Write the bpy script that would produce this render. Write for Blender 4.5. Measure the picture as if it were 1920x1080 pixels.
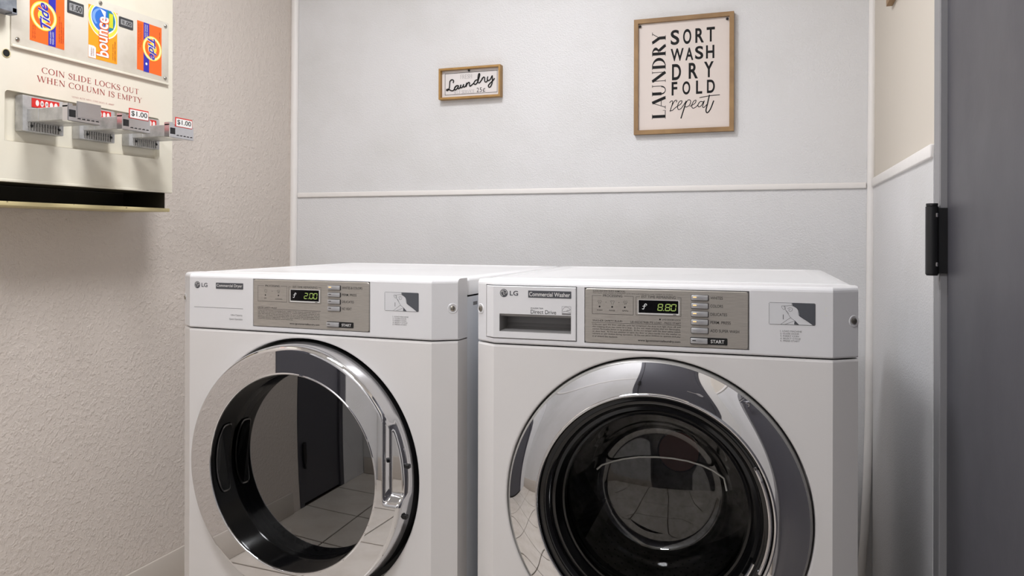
import bpy, bmesh, math
from mathutils import Matrix, Vector

for o in list(bpy.data.objects):
    bpy.data.objects.remove(o)
S = bpy.context.scene
COL = S.collection
PI = math.pi

# ------------------------------------------------------------------ camera, world, exposure
EYE = 1.069
cd = bpy.data.cameras.new('camera')
cam = bpy.data.objects.new('camera', cd)
COL.objects.link(cam)
cd.sensor_fit = 'HORIZONTAL'
cd.sensor_width = 36.0
cd.lens = 1430.3 / 1920 * 36.0
cd.shift_y = -(540 - 440.67) / 1920
cd.clip_start = 0.02
cam.matrix_world = (Matrix.Translation((0, 0, EYE)) @ Matrix.Rotation(0.3318, 4, 'Z')
                    @ Matrix.Rotation(PI / 2 + 0.0004, 4, 'X') @ Matrix.Rotation(0.0024, 4, 'Z'))
S.camera = cam
w = bpy.data.worlds.new('world')
S.world = w
w.use_nodes = True
w.node_tree.nodes['Background'].inputs[0].default_value = (.8, .82, .85, 1)
w.node_tree.nodes['Background'].inputs[1].default_value = .3
S.view_settings.view_transform = 'Standard'
S.view_settings.look = 'None'
S.view_settings.gamma = 1
S.view_settings.use_curve_mapping = False
S.view_settings.exposure = 0.0
LAMP_MAIN = 50.0       # diffuser strength of the ceiling light over the machines
LAMP_FILL = 64.0       # unseen fill light added at the other end of the room

# room box (metres): camera stands at x=0, y=0
XL, XR, YB, YR, ZC = -1.745, 0.278, 2.482, -0.28, 2.40

# ------------------------------------------------------------------ materials
def lin(c):
    return tuple(((v / 255) / 12.92 if v / 255 <= .04045 else ((v / 255 + .055) / 1.055) ** 2.4) for v in c)

MATS = {}
def mat(name, rgb, rough=.5, metal=0., spec=None, bump=None, emit=None, coat=0., vary=None, rvary=None, ior=None, stretch=None):
    m = bpy.data.materials.new(name)
    MATS[name] = m
    m.use_nodes = True
    nt = m.node_tree
    b = nt.nodes['Principled BSDF']
    c = lin(rgb)
    b.inputs['Base Color'].default_value = (*c, 1)
    b.inputs['Roughness'].default_value = rough
    b.inputs['Metallic'].default_value = metal
    if spec is not None: b.inputs['Specular IOR Level'].default_value = spec
    if ior: b.inputs['IOR'].default_value = ior
    if coat: b.inputs['Coat Weight'].default_value = coat; b.inputs['Coat Roughness'].default_value = .05
    if emit:
        b.inputs['Emission Color'].default_value = (*lin(emit[0]), 1)
        b.inputs['Emission Strength'].default_value = emit[1]
    tc = nt.nodes.new('ShaderNodeTexCoord')
    src = tc.outputs['Object']
    if stretch:
        mp = nt.nodes.new('ShaderNodeMapping')
        mp.inputs['Scale'].default_value = stretch
        nt.links.new(src, mp.inputs['Vector'])
        src = mp.outputs['Vector']
    def noise(scale, detail=3, rgh=.55):
        n = nt.nodes.new('ShaderNodeTexNoise')
        n.inputs['Scale'].default_value = scale
        n.inputs['Detail'].default_value = detail
        n.inputs['Roughness'].default_value = rgh
        nt.links.new(src, n.inputs['Vector'])
        return n.outputs['Fac']
    if bump:                       # list of (scale, strength, distance, low, high)
        prev = None
        for (sc, st, dist, lo, hi) in bump:
            f = noise(sc)
            mr = nt.nodes.new('ShaderNodeMapRange')
            mr.inputs['From Min'].default_value = lo
            mr.inputs['From Max'].default_value = hi
            nt.links.new(f, mr.inputs['Value'])
            bp = nt.nodes.new('ShaderNodeBump')
            bp.inputs['Strength'].default_value = st
            bp.inputs['Distance'].default_value = dist
            nt.links.new(mr.outputs['Result'], bp.inputs['Height'])
            if prev: nt.links.new(prev, bp.inputs['Normal'])
            prev = bp.outputs['Normal']
        nt.links.new(prev, b.inputs['Normal'])
    if vary:                       # (scale, second colour, low, high)
        f = noise(vary[0], 5)
        mr = nt.nodes.new('ShaderNodeMapRange')
        mr.inputs['From Min'].default_value = vary[2]
        mr.inputs['From Max'].default_value = vary[3]
        nt.links.new(f, mr.inputs['Value'])
        mx = nt.nodes.new('ShaderNodeMix')
        mx.data_type = 'RGBA'
        mx.inputs[6].default_value = (*c, 1)
        mx.inputs[7].default_value = (*lin(vary[1]), 1)
        nt.links.new(mr.outputs['Result'], mx.inputs[0])
        nt.links.new(mx.outputs[2], b.inputs['Base Color'])
    if rvary:                      # (scale, rough low, rough high)
        f = noise(rvary[0], 4)
        mr = nt.nodes.new('ShaderNodeMapRange')
        mr.inputs['From Min'].default_value = .35
        mr.inputs['From Max'].default_value = .7
        mr.inputs['To Min'].default_value = rvary[1]
        mr.inputs['To Max'].default_value = rvary[2]
        nt.links.new(f, mr.inputs['Value'])
        nt.links.new(mr.outputs['Result'], b.inputs['Roughness'])
    return m

def glass_mat(name, tint, ior, rough=.0):
    m = bpy.data.materials.new(name)
    MATS[name] = m
    m.use_nodes = True
    nt = m.node_tree
    nt.nodes.remove(nt.nodes['Principled BSDF'])
    out = nt.nodes['Material Output']
    t = nt.nodes.new('ShaderNodeBsdfTransparent'); t.inputs[0].default_value = (*tint, 1)
    g = nt.nodes.new('ShaderNodeBsdfGlossy'); g.inputs['Roughness'].default_value = rough
    g.inputs[0].default_value = (1, 1, 1, 1)
    fr = nt.nodes.new('ShaderNodeFresnel'); fr.inputs['IOR'].default_value = ior
    mx = nt.nodes.new('ShaderNodeMixShader')
    nt.links.new(fr.outputs[0], mx.inputs[0]); nt.links.new(t.outputs[0], mx.inputs[1]); nt.links.new(g.outputs[0], mx.inputs[2])
    nt.links.new(mx.outputs[0], out.inputs['Surface'])
    return m

mat('plaster', (217, 207, 198), .75, bump=[(88, .5, .0024, .45, .7), (200, .25, .0009, .3, .7)], spec=.3)
mat('frp', (224, 223, 223), .32, bump=[(240, .5, .0012, .3, .7)], spec=.5, vary=(3.0, (214, 213, 211), .45, .75))
mat('wallpaper', (213, 205, 193), .7, bump=[(300, .15, .0006, .3, .7)], spec=.25, stretch=(1, 1, 2.2))
mat('rearpaint', (226, 224, 221), .6, bump=[(170, .25, .001, .3, .7)])
mat('ceilpaint', (232, 230, 226), .8)
mat('vinyltrim', (240, 236, 232), .45, bump=[(14, .25, .004, .3, .7)])
mat('cove', (203, 194, 184), .5)
mat('doorpaint', (74, 73, 79), .4, bump=[(90, .08, .0006, .3, .7)], rvary=(2.5, .36, .5))
mat('frameglos', (136, 135, 137), .35)
mat('blackmetal', (22, 22, 24), .38, metal=.0, spec=.5)
mat('tile', (214, 206, 196), .28, vary=(9, (200, 190, 178), .4, .7))
mat('grout', (74, 60, 50), .9)
mat('enamel', (226, 223, 221), .23, spec=.5, bump=[(420, .05, .0003, .3, .7)], vary=(2.2, (221, 217, 213), .45, .8))
mat('plasticwhite', (230, 229, 230), .3, spec=.5)
mat('sidegrey', (230, 232, 236), .35, spec=.5)
mat('topwhite', (240, 240, 241), .18, spec=.55)
mat('steelplate', (190, 184, 176), .36, metal=.5, bump=[(30, .12, .0004, .3, .7)], stretch=(1.5, 1, 40), vary=(26, (172, 166, 158), .35, .7))
mat('buttonsilver', (190, 190, 192), .3, metal=.55)
mat('ink', (30, 29, 29), .6)
mat('inkgrey', (120, 118, 118), .6)
mat('badge', (78, 79, 84), .45)
mat('inkwhite', (228, 226, 224), .5)
mat('stickerwhite', (222, 222, 224), .4)
mat('stickerdark', (84, 86, 92), .4)
mat('lcd', (10, 10, 11), .12, spec=.5)
mat('digit', (120, 140, 70), .5, emit=((190, 215, 120), .38))
mat('lcdicon', (190, 190, 190), .5, emit=((220, 220, 220), .3))
mat('ledamber', (235, 190, 120), .4, emit=((255, 205, 130), .9))
mat('leddark', (60, 58, 56), .4)
mat('chrome', (218, 218, 220), .02, metal=1., rvary=(12, .008, .03))
mat('chromesoft', (214, 214, 217), .16, metal=1.)
mat('rimgrey', (158, 156, 153), .3, metal=.25)
mat('blackgloss', (8, 8, 9), .1, spec=.6)
mat('blackrubber', (14, 14, 15), .45)
mat('recessdark', (40, 40, 43), .5)
mat('drumsteel', (170, 168, 165), .3, metal=.9, vary=(40, (130, 126, 120), .4, .7))
mat('drumwhite', (150, 148, 145), .5)
mat('hub', (196, 146, 136), .45)
mat('hole', (6, 6, 6), .8)
mat('residue', (190, 188, 182), .5)  # pale tone of the reflection arc painted on the washer bowl
mat('screw', (165, 160, 150), .25, metal=1.)
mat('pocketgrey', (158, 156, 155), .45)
mat('woodlight', (176, 136, 76), .5, vary=(22, (160, 120, 62), .35, .7), stretch=(1, 1, 1))
mat('wooddark', (162, 128, 84), .55, vary=(16, (138, 106, 68), .35, .7))
mat('signwhite', (226, 220, 218), .5)
mat('signcream', (222, 210, 202), .5)
mat('signink', (14, 13, 14), .6, spec=.25, vary=(220, (60, 58, 56), .68, .74))
mat('signgrey', (118, 115, 114), .6)
mat('ivory', (226, 220, 203), .34, spec=.45, vary=(5, (220, 212, 192), .45, .75))
mat('ivoryplate', (214, 207, 193), .3, vary=(14, (200, 192, 176), .5, .75))
mat('ivoryworn', (205, 190, 142), .45, vary=(60, (70, 56, 36), .66, .72))
mat('trayinside', (52, 46, 34), .7)
mat('redprint', (156, 44, 40), .6)
mat('castmetal', (196, 195, 193), .34, metal=.35, vary=(30, (150, 149, 148), .4, .75), bump=[(160, .2, .0006, .3, .7)])
mat('ribmetal', (176, 174, 170), .4, metal=.7)
mat('zinc', (150, 155, 162), .5, metal=.6, vary=(60, (120, 125, 132), .4, .7))
mat('cardred', (200, 44, 38), .45)
mat('cardwhite', (232, 230, 226), .45)
mat('tideorange', (246, 104, 30), .4)
mat('tideyellow', (255, 216, 74), .4)
mat('tidepale', (255, 240, 180), .4)
mat('tideblue', (44, 44, 168), .4)
mat('tidebrown', (140, 50, 20), .5)
mat('bounceorange', (248, 158, 24), .4)
mat('bounceblue', (46, 110, 200), .4)
mat('bouncelight', (120, 160, 225), .4)
mat('bounceteal', (30, 130, 140), .4)
mat('bouncelime', (205, 205, 40), .4)
mat('pricegrey', (150, 150, 150), .4)
mat('pricedark', (58, 58, 60), .45)
mat('lampshade', (240, 238, 232), .5)
mat('diffuser_main', (250, 248, 244), .5, emit=((248, 249, 253), LAMP_MAIN))
mat('diffuser_fill', (250, 248, 244), .5, emit=((248, 249, 253), LAMP_FILL))
glass_mat('smokedglass', (.12, .12, .12), 2.35)
glass_mat('bowlglass', (.6, .6, .59), 1.75)

# ------------------------------------------------------------------ mesh helpers
def fit_pts(pts, box):
    us = [p[0] for p in pts]; vs = [p[1] for p in pts]
    a, b, c, d = min(us), max(us), min(vs), max(vs)
    return lambda p: (box[0] + (p[0] - a) / (b - a) * (box[1] - box[0]), box[2] + (p[1] - c) / (d - c) * (box[3] - box[2]))

_glyph = {}
def glyph_mesh(body, bold=0.0):
    k = (body, bold)
    if k in _glyph: return _glyph[k]
    cu = bpy.data.curves.new('t', 'FONT')
    cu.body = body
    cu.resolution_u = 2 if len(body) > 30 else 6
    cu.fill_mode = 'FRONT'
    cu.offset = bold
    ob = bpy.data.objects.new('t', cu)
    COL.objects.link(ob)
    dg = bpy.context.evaluated_depsgraph_get()
    me = bpy.data.meshes.new_from_object(ob.evaluated_get(dg))
    r = ([tuple(v.co[:2]) for v in me.vertices], [tuple(p.vertices) for p in me.polygons])
    bpy.data.objects.remove(ob); bpy.data.curves.remove(cu); bpy.data.meshes.remove(me)
    _glyph[k] = r
    return r

class MB:
    """collects geometry in a front-facing frame: x right, y into the wall, z up"""
    def __init__(s): s.v = []; s.f = []; s.sm = []
    def add(s, vs, fs, smooth=False):
        n = len(s.v); s.v += [tuple(v) for v in vs]
        for f in fs: s.f.append(tuple(i + n for i in f)); s.sm.append(smooth)
    def box(s, x0, x1, y0, y1, z0, z1):
        s.add([(x0, y0, z0), (x1, y0, z0), (x1, y1, z0), (x0, y1, z0), (x0, y0, z1), (x1, y0, z1), (x1, y1, z1), (x0, y1, z1)],
              [(0, 3, 2, 1), (4, 5, 6, 7), (0, 1, 5, 4), (1, 2, 6, 5), (2, 3, 7, 6), (3, 0, 4, 7)])
        return s
    def bbox(s, x0, x1, y0, y1, z0, z1, r=.002, seg=2):
        bm = bmesh.new()
        m = MB().box(x0, x1, y0, y1, z0, z1)
        vs = [bm.verts.new(v) for v in m.v]
        for f in m.f: bm.faces.new([vs[i] for i in f])
        bmesh.ops.bevel(bm, geom=list(bm.edges), offset=r, segments=seg, profile=.5, affect='EDGES')
        bm.verts.index_update()
        s.add([v.co[:] for v in bm.verts], [[v.index for v in f.verts] for f in bm.faces], True)
        bm.free(); return s
    def prism(s, poly, y0, y1, smooth=False):       # polygon in (x,z), extruded in y
        n = len(poly)
        s.add([(p[0], y0, p[1]) for p in poly] + [(p[0], y1, p[1]) for p in poly],
              [tuple(range(n)), tuple(range(2 * n - 1, n - 1, -1))] + [(i, n + i, n + (i + 1) % n, (i + 1) % n) for i in range(n)], smooth)
        return s
    def flat(s, poly, y):
        s.add([(p[0], y, p[1]) for p in poly], [tuple(range(len(poly)))]); return s
    def hprism(s, poly, z0, z1):                    # polygon in (x,y), extruded in z
        n = len(poly)
        s.add([(p[0], p[1], z0) for p in poly] + [(p[0], p[1], z1) for p in poly],
              [tuple(range(n - 1, -1, -1)), tuple(range(n, 2 * n))] + [(i, (i + 1) % n, n + (i + 1) % n, n + i) for i in range(n)])
        return s
    def lathe(s, prof, cx, cz, n=96, a0=0., a1=2 * PI, warp=None):   # axis along y; prof of (r, y)
        full = abs(a1 - a0 - 2 * PI) < 1e-6
        m = n if full else n + 1
        vs = []
        for i in range(m):
            a = a0 + (a1 - a0) * i / n
            for r, y in prof:
                x, z = r * math.cos(a), r * math.sin(a)
                if warp: y = y + warp(x, z, r, y)
                vs.append((cx + x, y, cz + z))
        k = len(prof); fs = []
        for i in range(n):
            j = (i + 1) % m
            for q in range(k - 1):
                fs.append((i * k + q, i * k + q + 1, j * k + q + 1, j * k + q))
        s.add(vs, fs, True); return s
    def vlathe(s, prof, cx, cy, n=24):              # axis along z; prof of (r, z)
        vs = []; k = len(prof)
        for i in range(n):
            a = 2 * PI * i / n
            vs += [(cx + r * math.cos(a), cy + r * math.sin(a), z) for r, z in prof]
        fs = [(i * k + q, ((i + 1) % n) * k + q, ((i + 1) % n) * k + q + 1, i * k + q + 1) for i in range(n) for q in range(k - 1)]
        s.add(vs, fs, True); return s
    def disc(s, cx, cz, y, rx, rz=None, n=32):
        rz = rz or rx
        return s.flat([(cx + rx * math.cos(2 * PI * i / n), cz + rz * math.sin(2 * PI * i / n)) for i in range(n)], y)
    def ring(s, cx, cz, y, r0x, r0z, r1x, r1z, n=40, a0=0., a1=2 * PI):
        vs = []
        for i in range(n + 1):
            a = a0 + (a1 - a0) * i / n
            vs += [(cx + r0x * math.cos(a), y, cz + r0z * math.sin(a)), (cx + r1x * math.cos(a), y, cz + r1z * math.sin(a))]
        s.add(vs, [(2 * i, 2 * i + 1, 2 * i + 3, 2 * i + 2) for i in range(n)]); return s
    def frame(s, x0, x1, z0, z1, t, y):             # thin outline
        for r in ((x0, x1, z0, z0 + t), (x0, x1, z1 - t, z1), (x0, x0 + t, z0, z1), (x1 - t, x1, z0, z1)):
            s.rect(*r, y)
        return s
    def rect(s, x0, x1, z0, z1, y):
        return s.flat([(x0, z0), (x1, z0), (x1, z1), (x0, z1)], y)
    def stroke(s, pts, wd, y, sub=6, curve=True):   # ribbon in the (x,z) plane
        if curve and len(pts) > 2:
            P = [pts[0]] + list(pts) + [pts[-1]]; out = []
            for i in range(1, len(P) - 2):
                for k in range(sub):
                    t = k / sub
                    out.append(tuple(.5 * (2 * P[i][d] + (P[i + 1][d] - P[i - 1][d]) * t + (2 * P[i - 1][d] - 5 * P[i][d] + 4 * P[i + 1][d] - P[i + 2][d]) * t * t
                                           + (3 * P[i][d] - P[i - 1][d] - 3 * P[i + 1][d] + P[i + 2][d]) * t ** 3) for d in (0, 1)))
            out.append(tuple(pts[-1])); pts = out
        vs = []; n = len(pts)
        for i, p in enumerate(pts):
            a = pts[max(0, i - 1)]; b = pts[min(n - 1, i + 1)]
            dx, dz = b[0] - a[0], b[1] - a[1]
            l = math.hypot(dx, dz) or 1
            ww = (wd(i / (n - 1)) if callable(wd) else wd) / 2
            vs += [(p[0] - dz / l * ww, y, p[1] + dx / l * ww), (p[0] + dz / l * ww, y, p[1] - dx / l * ww)]
        s.add(vs, [(2 * i, 2 * i + 1, 2 * i + 3, 2 * i + 2) for i in range(n - 1)])
        for p in (pts[0], pts[-1]):
            if not callable(wd): s.disc(p[0], p[1], y, wd / 2, n=10)
        return s
    def tube(s, pts, r, n=10):
        vs = []; k = len(pts)
        for i, p in enumerate(pts):
            a = Vector(pts[max(0, i - 1)]); b = Vector(pts[min(k - 1, i + 1)])
            d = (b - a).normalized()
            u = d.orthogonal().normalized() if i == 0 else (u0 - d * u0.dot(d)).normalized()
            u0 = u; v = d.cross(u)
            for j in range(n):
                q = Vector(p) + r * (math.cos(2 * PI * j / n) * u + math.sin(2 * PI * j / n) * v)
                vs.append(q[:])
        fs = [(i * n + j, i * n + (j + 1) % n, (i + 1) * n + (j + 1) % n, (i + 1) * n + j) for i in range(k - 1) for j in range(n)]
        fs += [tuple(range(n - 1, -1, -1)), tuple((k - 1) * n + j for j in range(n))]
        s.add(vs, fs, True); return s
    def text(s, body, box, y, bold=0., rot=0):      # sans lettering fitted to a box (x0,x1,z0,z1)
        pts, fs = glyph_mesh(body, bold)
        if rot == 90: pts = [(-b, a) for a, b in pts]
        if rot == -90: pts = [(b, -a) for a, b in pts]
        T = fit_pts(pts, box)
        s.add([(T(p)[0], y, T(p)[1]) for p in pts], fs); return s
    def serif(s, body, box, y, rot=0, wt=1.):
        g = MB(); u = 0.
        for ch in body: u += serif_glyph(g, ch, u, wt)
        pts = [(p[0], p[2]) for p in g.v]
        if rot == 90: pts = [(-b, a) for a, b in pts]
        T = fit_pts(pts, box)
        s.add([(T(p)[0], y + v[1], T(p)[1]) for p, v in zip(pts, g.v)], g.f); return s
    def mesh(s, name, flip=False, angle=35):
        me = bpy.data.meshes.new(name)
        me.from_pydata(s.v, [], [f[::-1] for f in s.f] if flip else s.f)
        me.update()
        me.polygons.foreach_set('use_smooth', s.sm)
        if any(s.sm): me.set_sharp_from_angle(angle=math.radians(angle))
        return me
    def obj(s, name, m, parent=None, label=None, flip=False, angle=35):
        me = s.mesh(name, flip, angle)
        me.materials.append(MATS[m])
        o = bpy.data.objects.new(name, me)
        COL.objects.link(o)
        if parent: o.parent = parent
        if label: o['label'] = label
        return o

def serif_glyph(g, ch, u, wt=1.):
    T, t = .125 * wt, .045
    g.n = getattr(g, 'n', 0)
    def Y():                       # every piece of a letter lies a hair in front of the last
        g.n += 1; return -(g.n % 9) * 3e-5
    def R(a, b, c, d): g.rect(u + a, u + b, c, d, Y())
    def stem(x, w=T, lo=0., hi=1., sb=True, st=True):
        R(x - w / 2, x + w / 2, lo, hi)
        if sb: R(x - w / 2 - .07, x + w / 2 + .07, lo, lo + .035)
        if st: R(x - w / 2 - .07, x + w / 2 + .07, hi - .035, hi)
    def ln(a, b, w): g.stroke([(u + a[0], a[1]), (u + b[0], b[1])], lambda q: w, Y(), curve=False)
    def sf(x, z): R(x - .12, x + .12, z, z + .035) if z < .5 else R(x - .12, x + .12, z - .035, z)
    def arc(cx, cz, rx, rz, a0, a1): g.ring(u + cx, cz, Y(), rx, rz, rx - T, rz - t, 28, math.radians(a0), math.radians(a1))
    def bars(e, top=True, mid=True, bot=True):
        if top: R(.15, e, 1 - t, 1); R(e - .03, e, .82, 1)
        if mid: R(.15, e - .1, .5, .5 + t); R(e - .13, e - .1, .42, .63)
        if bot: R(.15, e + .03, 0, t); R(e, e + .03, 0, .2)
    if ch == ' ': return .42
    if ch == 'I': stem(.17); return .42
    if ch == 'L': stem(.17); bars(.58, False, False); return .72
    if ch == 'E': stem(.17); bars(.58); return .74
    if ch == 'F': stem(.17); bars(.58, bot=False); return .68
    if ch == 'H': stem(.17); stem(.72); R(.17, .72, .5, .5 + t); return .97
    if ch == 'N': stem(.14, t); stem(.76, t, sb=False); ln((.12, .98), (.76, .02), T); return .97
    if ch == 'M': stem(.12, t); ln((.12, .98), (.5, .04), T); ln((.5, .04), (.86, .98), t); stem(.88); return 1.12
    if ch == 'O': arc(.46, .5, .44, .51, 0, 360); return 1.0
    if ch == 'C': arc(.46, .5, .44, .51, 42, 318); R(.76, .79, .68, .95); return .9
    if ch == 'G': arc(.46, .5, .44, .51, 42, 318); R(.76, .79, .68, .95); R(.7, .82, .08, .45); R(.6, .9, .42, .455); return 1.0
    if ch == 'D': stem(.17); arc(.2, .5, .64, .5, -90, 90); return .96
    if ch in 'PR':
        stem(.17); g.ring(u + .2, .74, Y(), .44, .26, .44 - T, .26 - t, 20, -PI / 2, PI / 2)
        if ch == 'R': ln((.38, .5), (.76, .02), T); R(.68, .86, 0, .035); return .88
        return .74
    if ch == 'S':
        g.stroke([(u + a, b) for a, b in ((.54, .76), (.48, .93), (.31, 1.), (.14, .9), (.12, .72), (.26, .57), (.44, .45), (.55, .29), (.48, .08), (.3, 0), (.13, .06), (.07, .24))],
                 lambda q: .045 + .09 * wt * math.exp(-((q - .5) / .22) ** 2), Y()); R(.53, .56, .72, .98); R(.055, .085, .02, .27); return .68
    if ch == 'T': stem(.4, st=False); R(.04, .76, 1 - t, 1); R(.04, .07, .8, 1); R(.73, .76, .8, 1); return .82
    if ch == 'U': stem(.17, lo=.3, sb=False); stem(.72, t, lo=.3, sb=False); g.ring(u + .42, .32, Y(), .315, .33, .315 - .1, .28, 24, -PI, 0); return .95
    if ch == 'V': ln((.1, .98), (.44, .02), T); ln((.44, .02), (.76, .98), t); sf(.1, 1); sf(.76, 1); return .88
    if ch == 'W':
        ln((.1, .98), (.4, .02), T); ln((.4, .02), (.64, .98), t); ln((.64, .98), (.9, .02), T); ln((.9, .02), (1.16, .98), t); sf(.1, 1); sf(.64, 1); sf(1.16, 1); return 1.3
    if ch == 'Y': ln((.1, .98), (.42, .46), T); ln((.42, .46), (.74, .98), t); stem(.42, hi=.5, st=False); sf(.1, 1); sf(.74, 1); return .86
    if ch == 'A': ln((.1, .02), (.44, .99), t); ln((.44, .99), (.8, .02), T); R(.22, .66, .3, .3 + t); sf(.1, 0); sf(.8, 0); return .92
    if ch == 'K': stem(.17); ln((.22, .45), (.7, .98), t); ln((.36, .58), (.78, .02), T); sf(.7, 1); sf(.78, 0); return .9
    if ch == '.': R(.06, .18, 0, .11); return .3
    if ch == ',': R(.06, .18, -.05, .11); return .3
    if ch in '0123456789':
        pts, fs = glyph_mesh(ch); T2 = fit_pts(pts, (u + .04, u + .5, 0, 1)); g.add([(T2(p)[0], 0, T2(p)[1]) for p in pts], fs); return .62
    return .6

def rrect(x0, x1, z0, z1, r, n=5):
    out = []
    for cx, cz, a in ((x1 - r, z0 + r, -PI / 2), (x1 - r, z1 - r, 0), (x0 + r, z1 - r, PI / 2), (x0 + r, z0 + r, PI)):
        out += [(cx + r * math.cos(a + PI / 2 * k / n), cz + r * math.sin(a + PI / 2 * k / n)) for k in range(n + 1)]
    return out

def thing(name, label, cat, loc, rz, group=None):
    o = bpy.data.objects.new(name, None)
    COL.objects.link(o)
    o.location = loc; o.rotation_euler = (0, 0, rz)
    o.empty_display_size = .1
    o['label'] = label; o['category'] = cat
    if group: o['group'] = group
    return o
def struct(o, label, cat, loc=None, rz=0.):
    o['kind'] = 'structure'; o['label'] = label; o['category'] = cat
    if loc: o.location = loc; o.rotation_euler = (0, 0, rz)
    return o

# ------------------------------------------------------------------ floor, ceiling, walls
TH = .12
fl = struct(MB().box(XL - TH, XR + TH, YR - TH, YB + TH, -.06, -.006).obj('floor', 'grout'), 'tiled floor of pale square tiles with dark grout joints', 'floor')
ts, jt = .305, .007
tm = MB().bbox(0, ts - jt, 0, ts - jt, -.0065, 0, .0015, 1).mesh('tile'); tm.materials.append(MATS['tile'])
nx = int(math.ceil((XR - XL) / ts)); ny = int(math.ceil((YB - YR) / ts))
for i in range(nx):
    for j in range(ny):
        x, y = XL + i * ts, YR + j * ts
        if x + ts - jt > XR or y + ts - jt > YB:
            cm = MB().bbox(0, min(ts - jt, XR - x), 0, min(ts - jt, YB - y), -.0065, 0, .0015, 1).mesh('tile'); cm.materials.append(MATS['tile'])
        else: cm = tm
        o = bpy.data.objects.new('tile', cm); COL.objects.link(o); o.parent = fl; o.location = (x, y, 0)
struct(MB().box(XL - TH, XR + TH, YR - TH, YB + TH, ZC, ZC + .08).obj('ceiling', 'ceilpaint'), 'flat white painted ceiling of the laundry room', 'ceiling')

# left wall (door opening near the rear corner)
D2 = (-.04, .385)
m = MB(); m.box(XL - TH, XL, D2[1], YB + TH, 0, ZC); m.box(XL - TH, XL, YR - TH, D2[0], 0, ZC); m.box(XL - TH, XL, D2[0], D2[1], 2.06, ZC)
struct(m.obj('wall_left', 'plaster'), 'beige wall with a coarse orange peel plaster texture', 'wall')
MB().box(XL + .0003, XL + .004, YR + .002, D2[0] - .001, .001, ZC - .001).obj('panel', 'frp', bpy.data.objects['wall_left'])
# back wall with two sheets of pebbled panel
wb = struct(MB().box(XL - TH, XR + TH, YB + .004, YB + TH, 0, ZC).obj('wall_back', 'rearpaint'), 'white panelled wall behind the two machines', 'wall')
MB().box(XL + .001, XR - .001, YB, YB + .004, 1.2192, ZC - .001).obj('panel', 'frp', wb, 'upper sheet of white pebbled wall panel')
MB().box(XL + .001, XR - .001, YB, YB + .004, .001, 1.2185).obj('panel', 'frp', wb, 'lower sheet of white pebbled wall panel')
# right wall: beige paper above, white panel below, dark door nearer the camera
FR0, FR1 = 1.569, 1.515          # door frame face, far side
LF0 = .560                       # near edge of the leaf
wr = MB(); wr.box(XR, XR + TH, FR0, YB + TH, 0, ZC); wr.box(XR, XR + TH, YR - TH, LF0 - .054, 0, ZC); wr.box(XR, XR + TH, LF0 - .054, FR0, 2.09, ZC)
wr = struct(wr.obj('wall_right', 'wallpaper'), 'right hand wall in beige paper above white panel', 'wall')
MB().box(XR - .004, XR - .0003, FR0 + .001, YB - .002, .001, 1.221).obj('panel', 'frp', wr, 'white pebbled wainscot panel')
# rear wall with a dark door
D3 = (-.50, .14)
m = MB(); m.box(XL, D3[0], YR - TH, YR, 0, ZC); m.box(D3[1], XR, YR - TH, YR, 0, ZC); m.box(D3[0], D3[1], YR - TH, YR, 2.06, ZC)
wq = struct(m.obj('wall_rear', 'rearpaint'), 'white panelled wall with a dark door behind the camera', 'wall')
MB().box(XL + .012, D3[0] - .001, YR + .0002, YR + .004, .001, 1.2185).obj('panel', 'frp', wq)
MB().box(XL + .012, D3[0] - .001, YR + .0002, YR + .0035, 1.2195, ZC - .001).obj('panel', 'frp', wq)
MB().box(XR - .004, XR - .0003, YR + .006, LF0 - .058, .001, 1.221).obj('panel', 'frp', wr)
struct(MB().bbox(XL + .012, D3[0] - .002, YR + .0041, YR + .009, 1.2105, 1.2285, .002, 2).obj('trim_5', 'vinyltrim'), 'thin white joint strip across the wall behind the camera', 'trim')
struct(MB().bbox(XR - .0105, XR - .0002, YR + .012, LF0 - .060, 1.213, 1.2385, .003, 3).obj('trim_6', 'vinyltrim'), 'white cap strip on the right wall at the near side of the door', 'trim')

# trims
def strip(name, pts, wid, mt, label, closed=False):
    """vertical corner moulding: pts of (x centre, y, z), quarter-round section of width wid"""
    vs = []; n = 8
    for (x, y, z) in pts:
        for k in range(n + 1):
            a = PI * k / n
            vs.append((x - wid / 2 * math.cos(a), y - wid * .42 * math.sin(a), z))
    m = MB(); k = n + 1
    m.add(vs, [(i * k + j, i * k + j + 1, (i + 1) * k + j + 1, (i + 1) * k + j) for i in range(len(pts) - 1) for j in range(n)], True)
    return struct(m.obj(name, mt), label, 'trim')
strip('trim_1', [(-1.730, YB - .001, .0), (-1.7385, YB - .001, .5), (-1.7385, YB - .001, .97), (-1.735, YB - .001, 1.25), (-1.7315, YB - .001, 1.96), (-1.730, YB - .001, ZC)], .031, 'vinyltrim',
      'off white vertical corner moulding between beige wall and white panels')
strip('trim_2', [(.238, YB - .014, .0), (.2435, YB - .012, .07), (.253, YB - .008, .2), (.2605, YB - .002, .36), (.265, YB - .001, .55), (.268, YB - .001, .98), (.270, YB - .001, 1.3), (.2735, YB - .001, 1.77), (.2735, YB - .001, ZC)], .023, 'vinyltrim',
      'off white corner moulding beside the washer, peeling away at its foot')
m = MB().bbox(-1.717, .256, YB - .007, YB - .0002, 1.2105, 1.2285, .003, 3)
struct(m.obj('trim_3', 'vinyltrim'), 'thin white horizontal joint strip across the back wall', 'trim')
m = MB().bbox(XR - .0105, XR - .0002, FR0 + .002, YB - .016, 1.213, 1.2385, .003, 3)
struct(m.obj('trim_4', 'vinyltrim'), 'white cap strip along the right wall above the wainscot', 'trim')
def base(name, x0, x1, y0, y1, label):
    struct(MB().bbox(x0, x1, y0, y1, .0005, .1, .003, 2).obj(name, 'cove'), label, 'baseboard')
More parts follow.
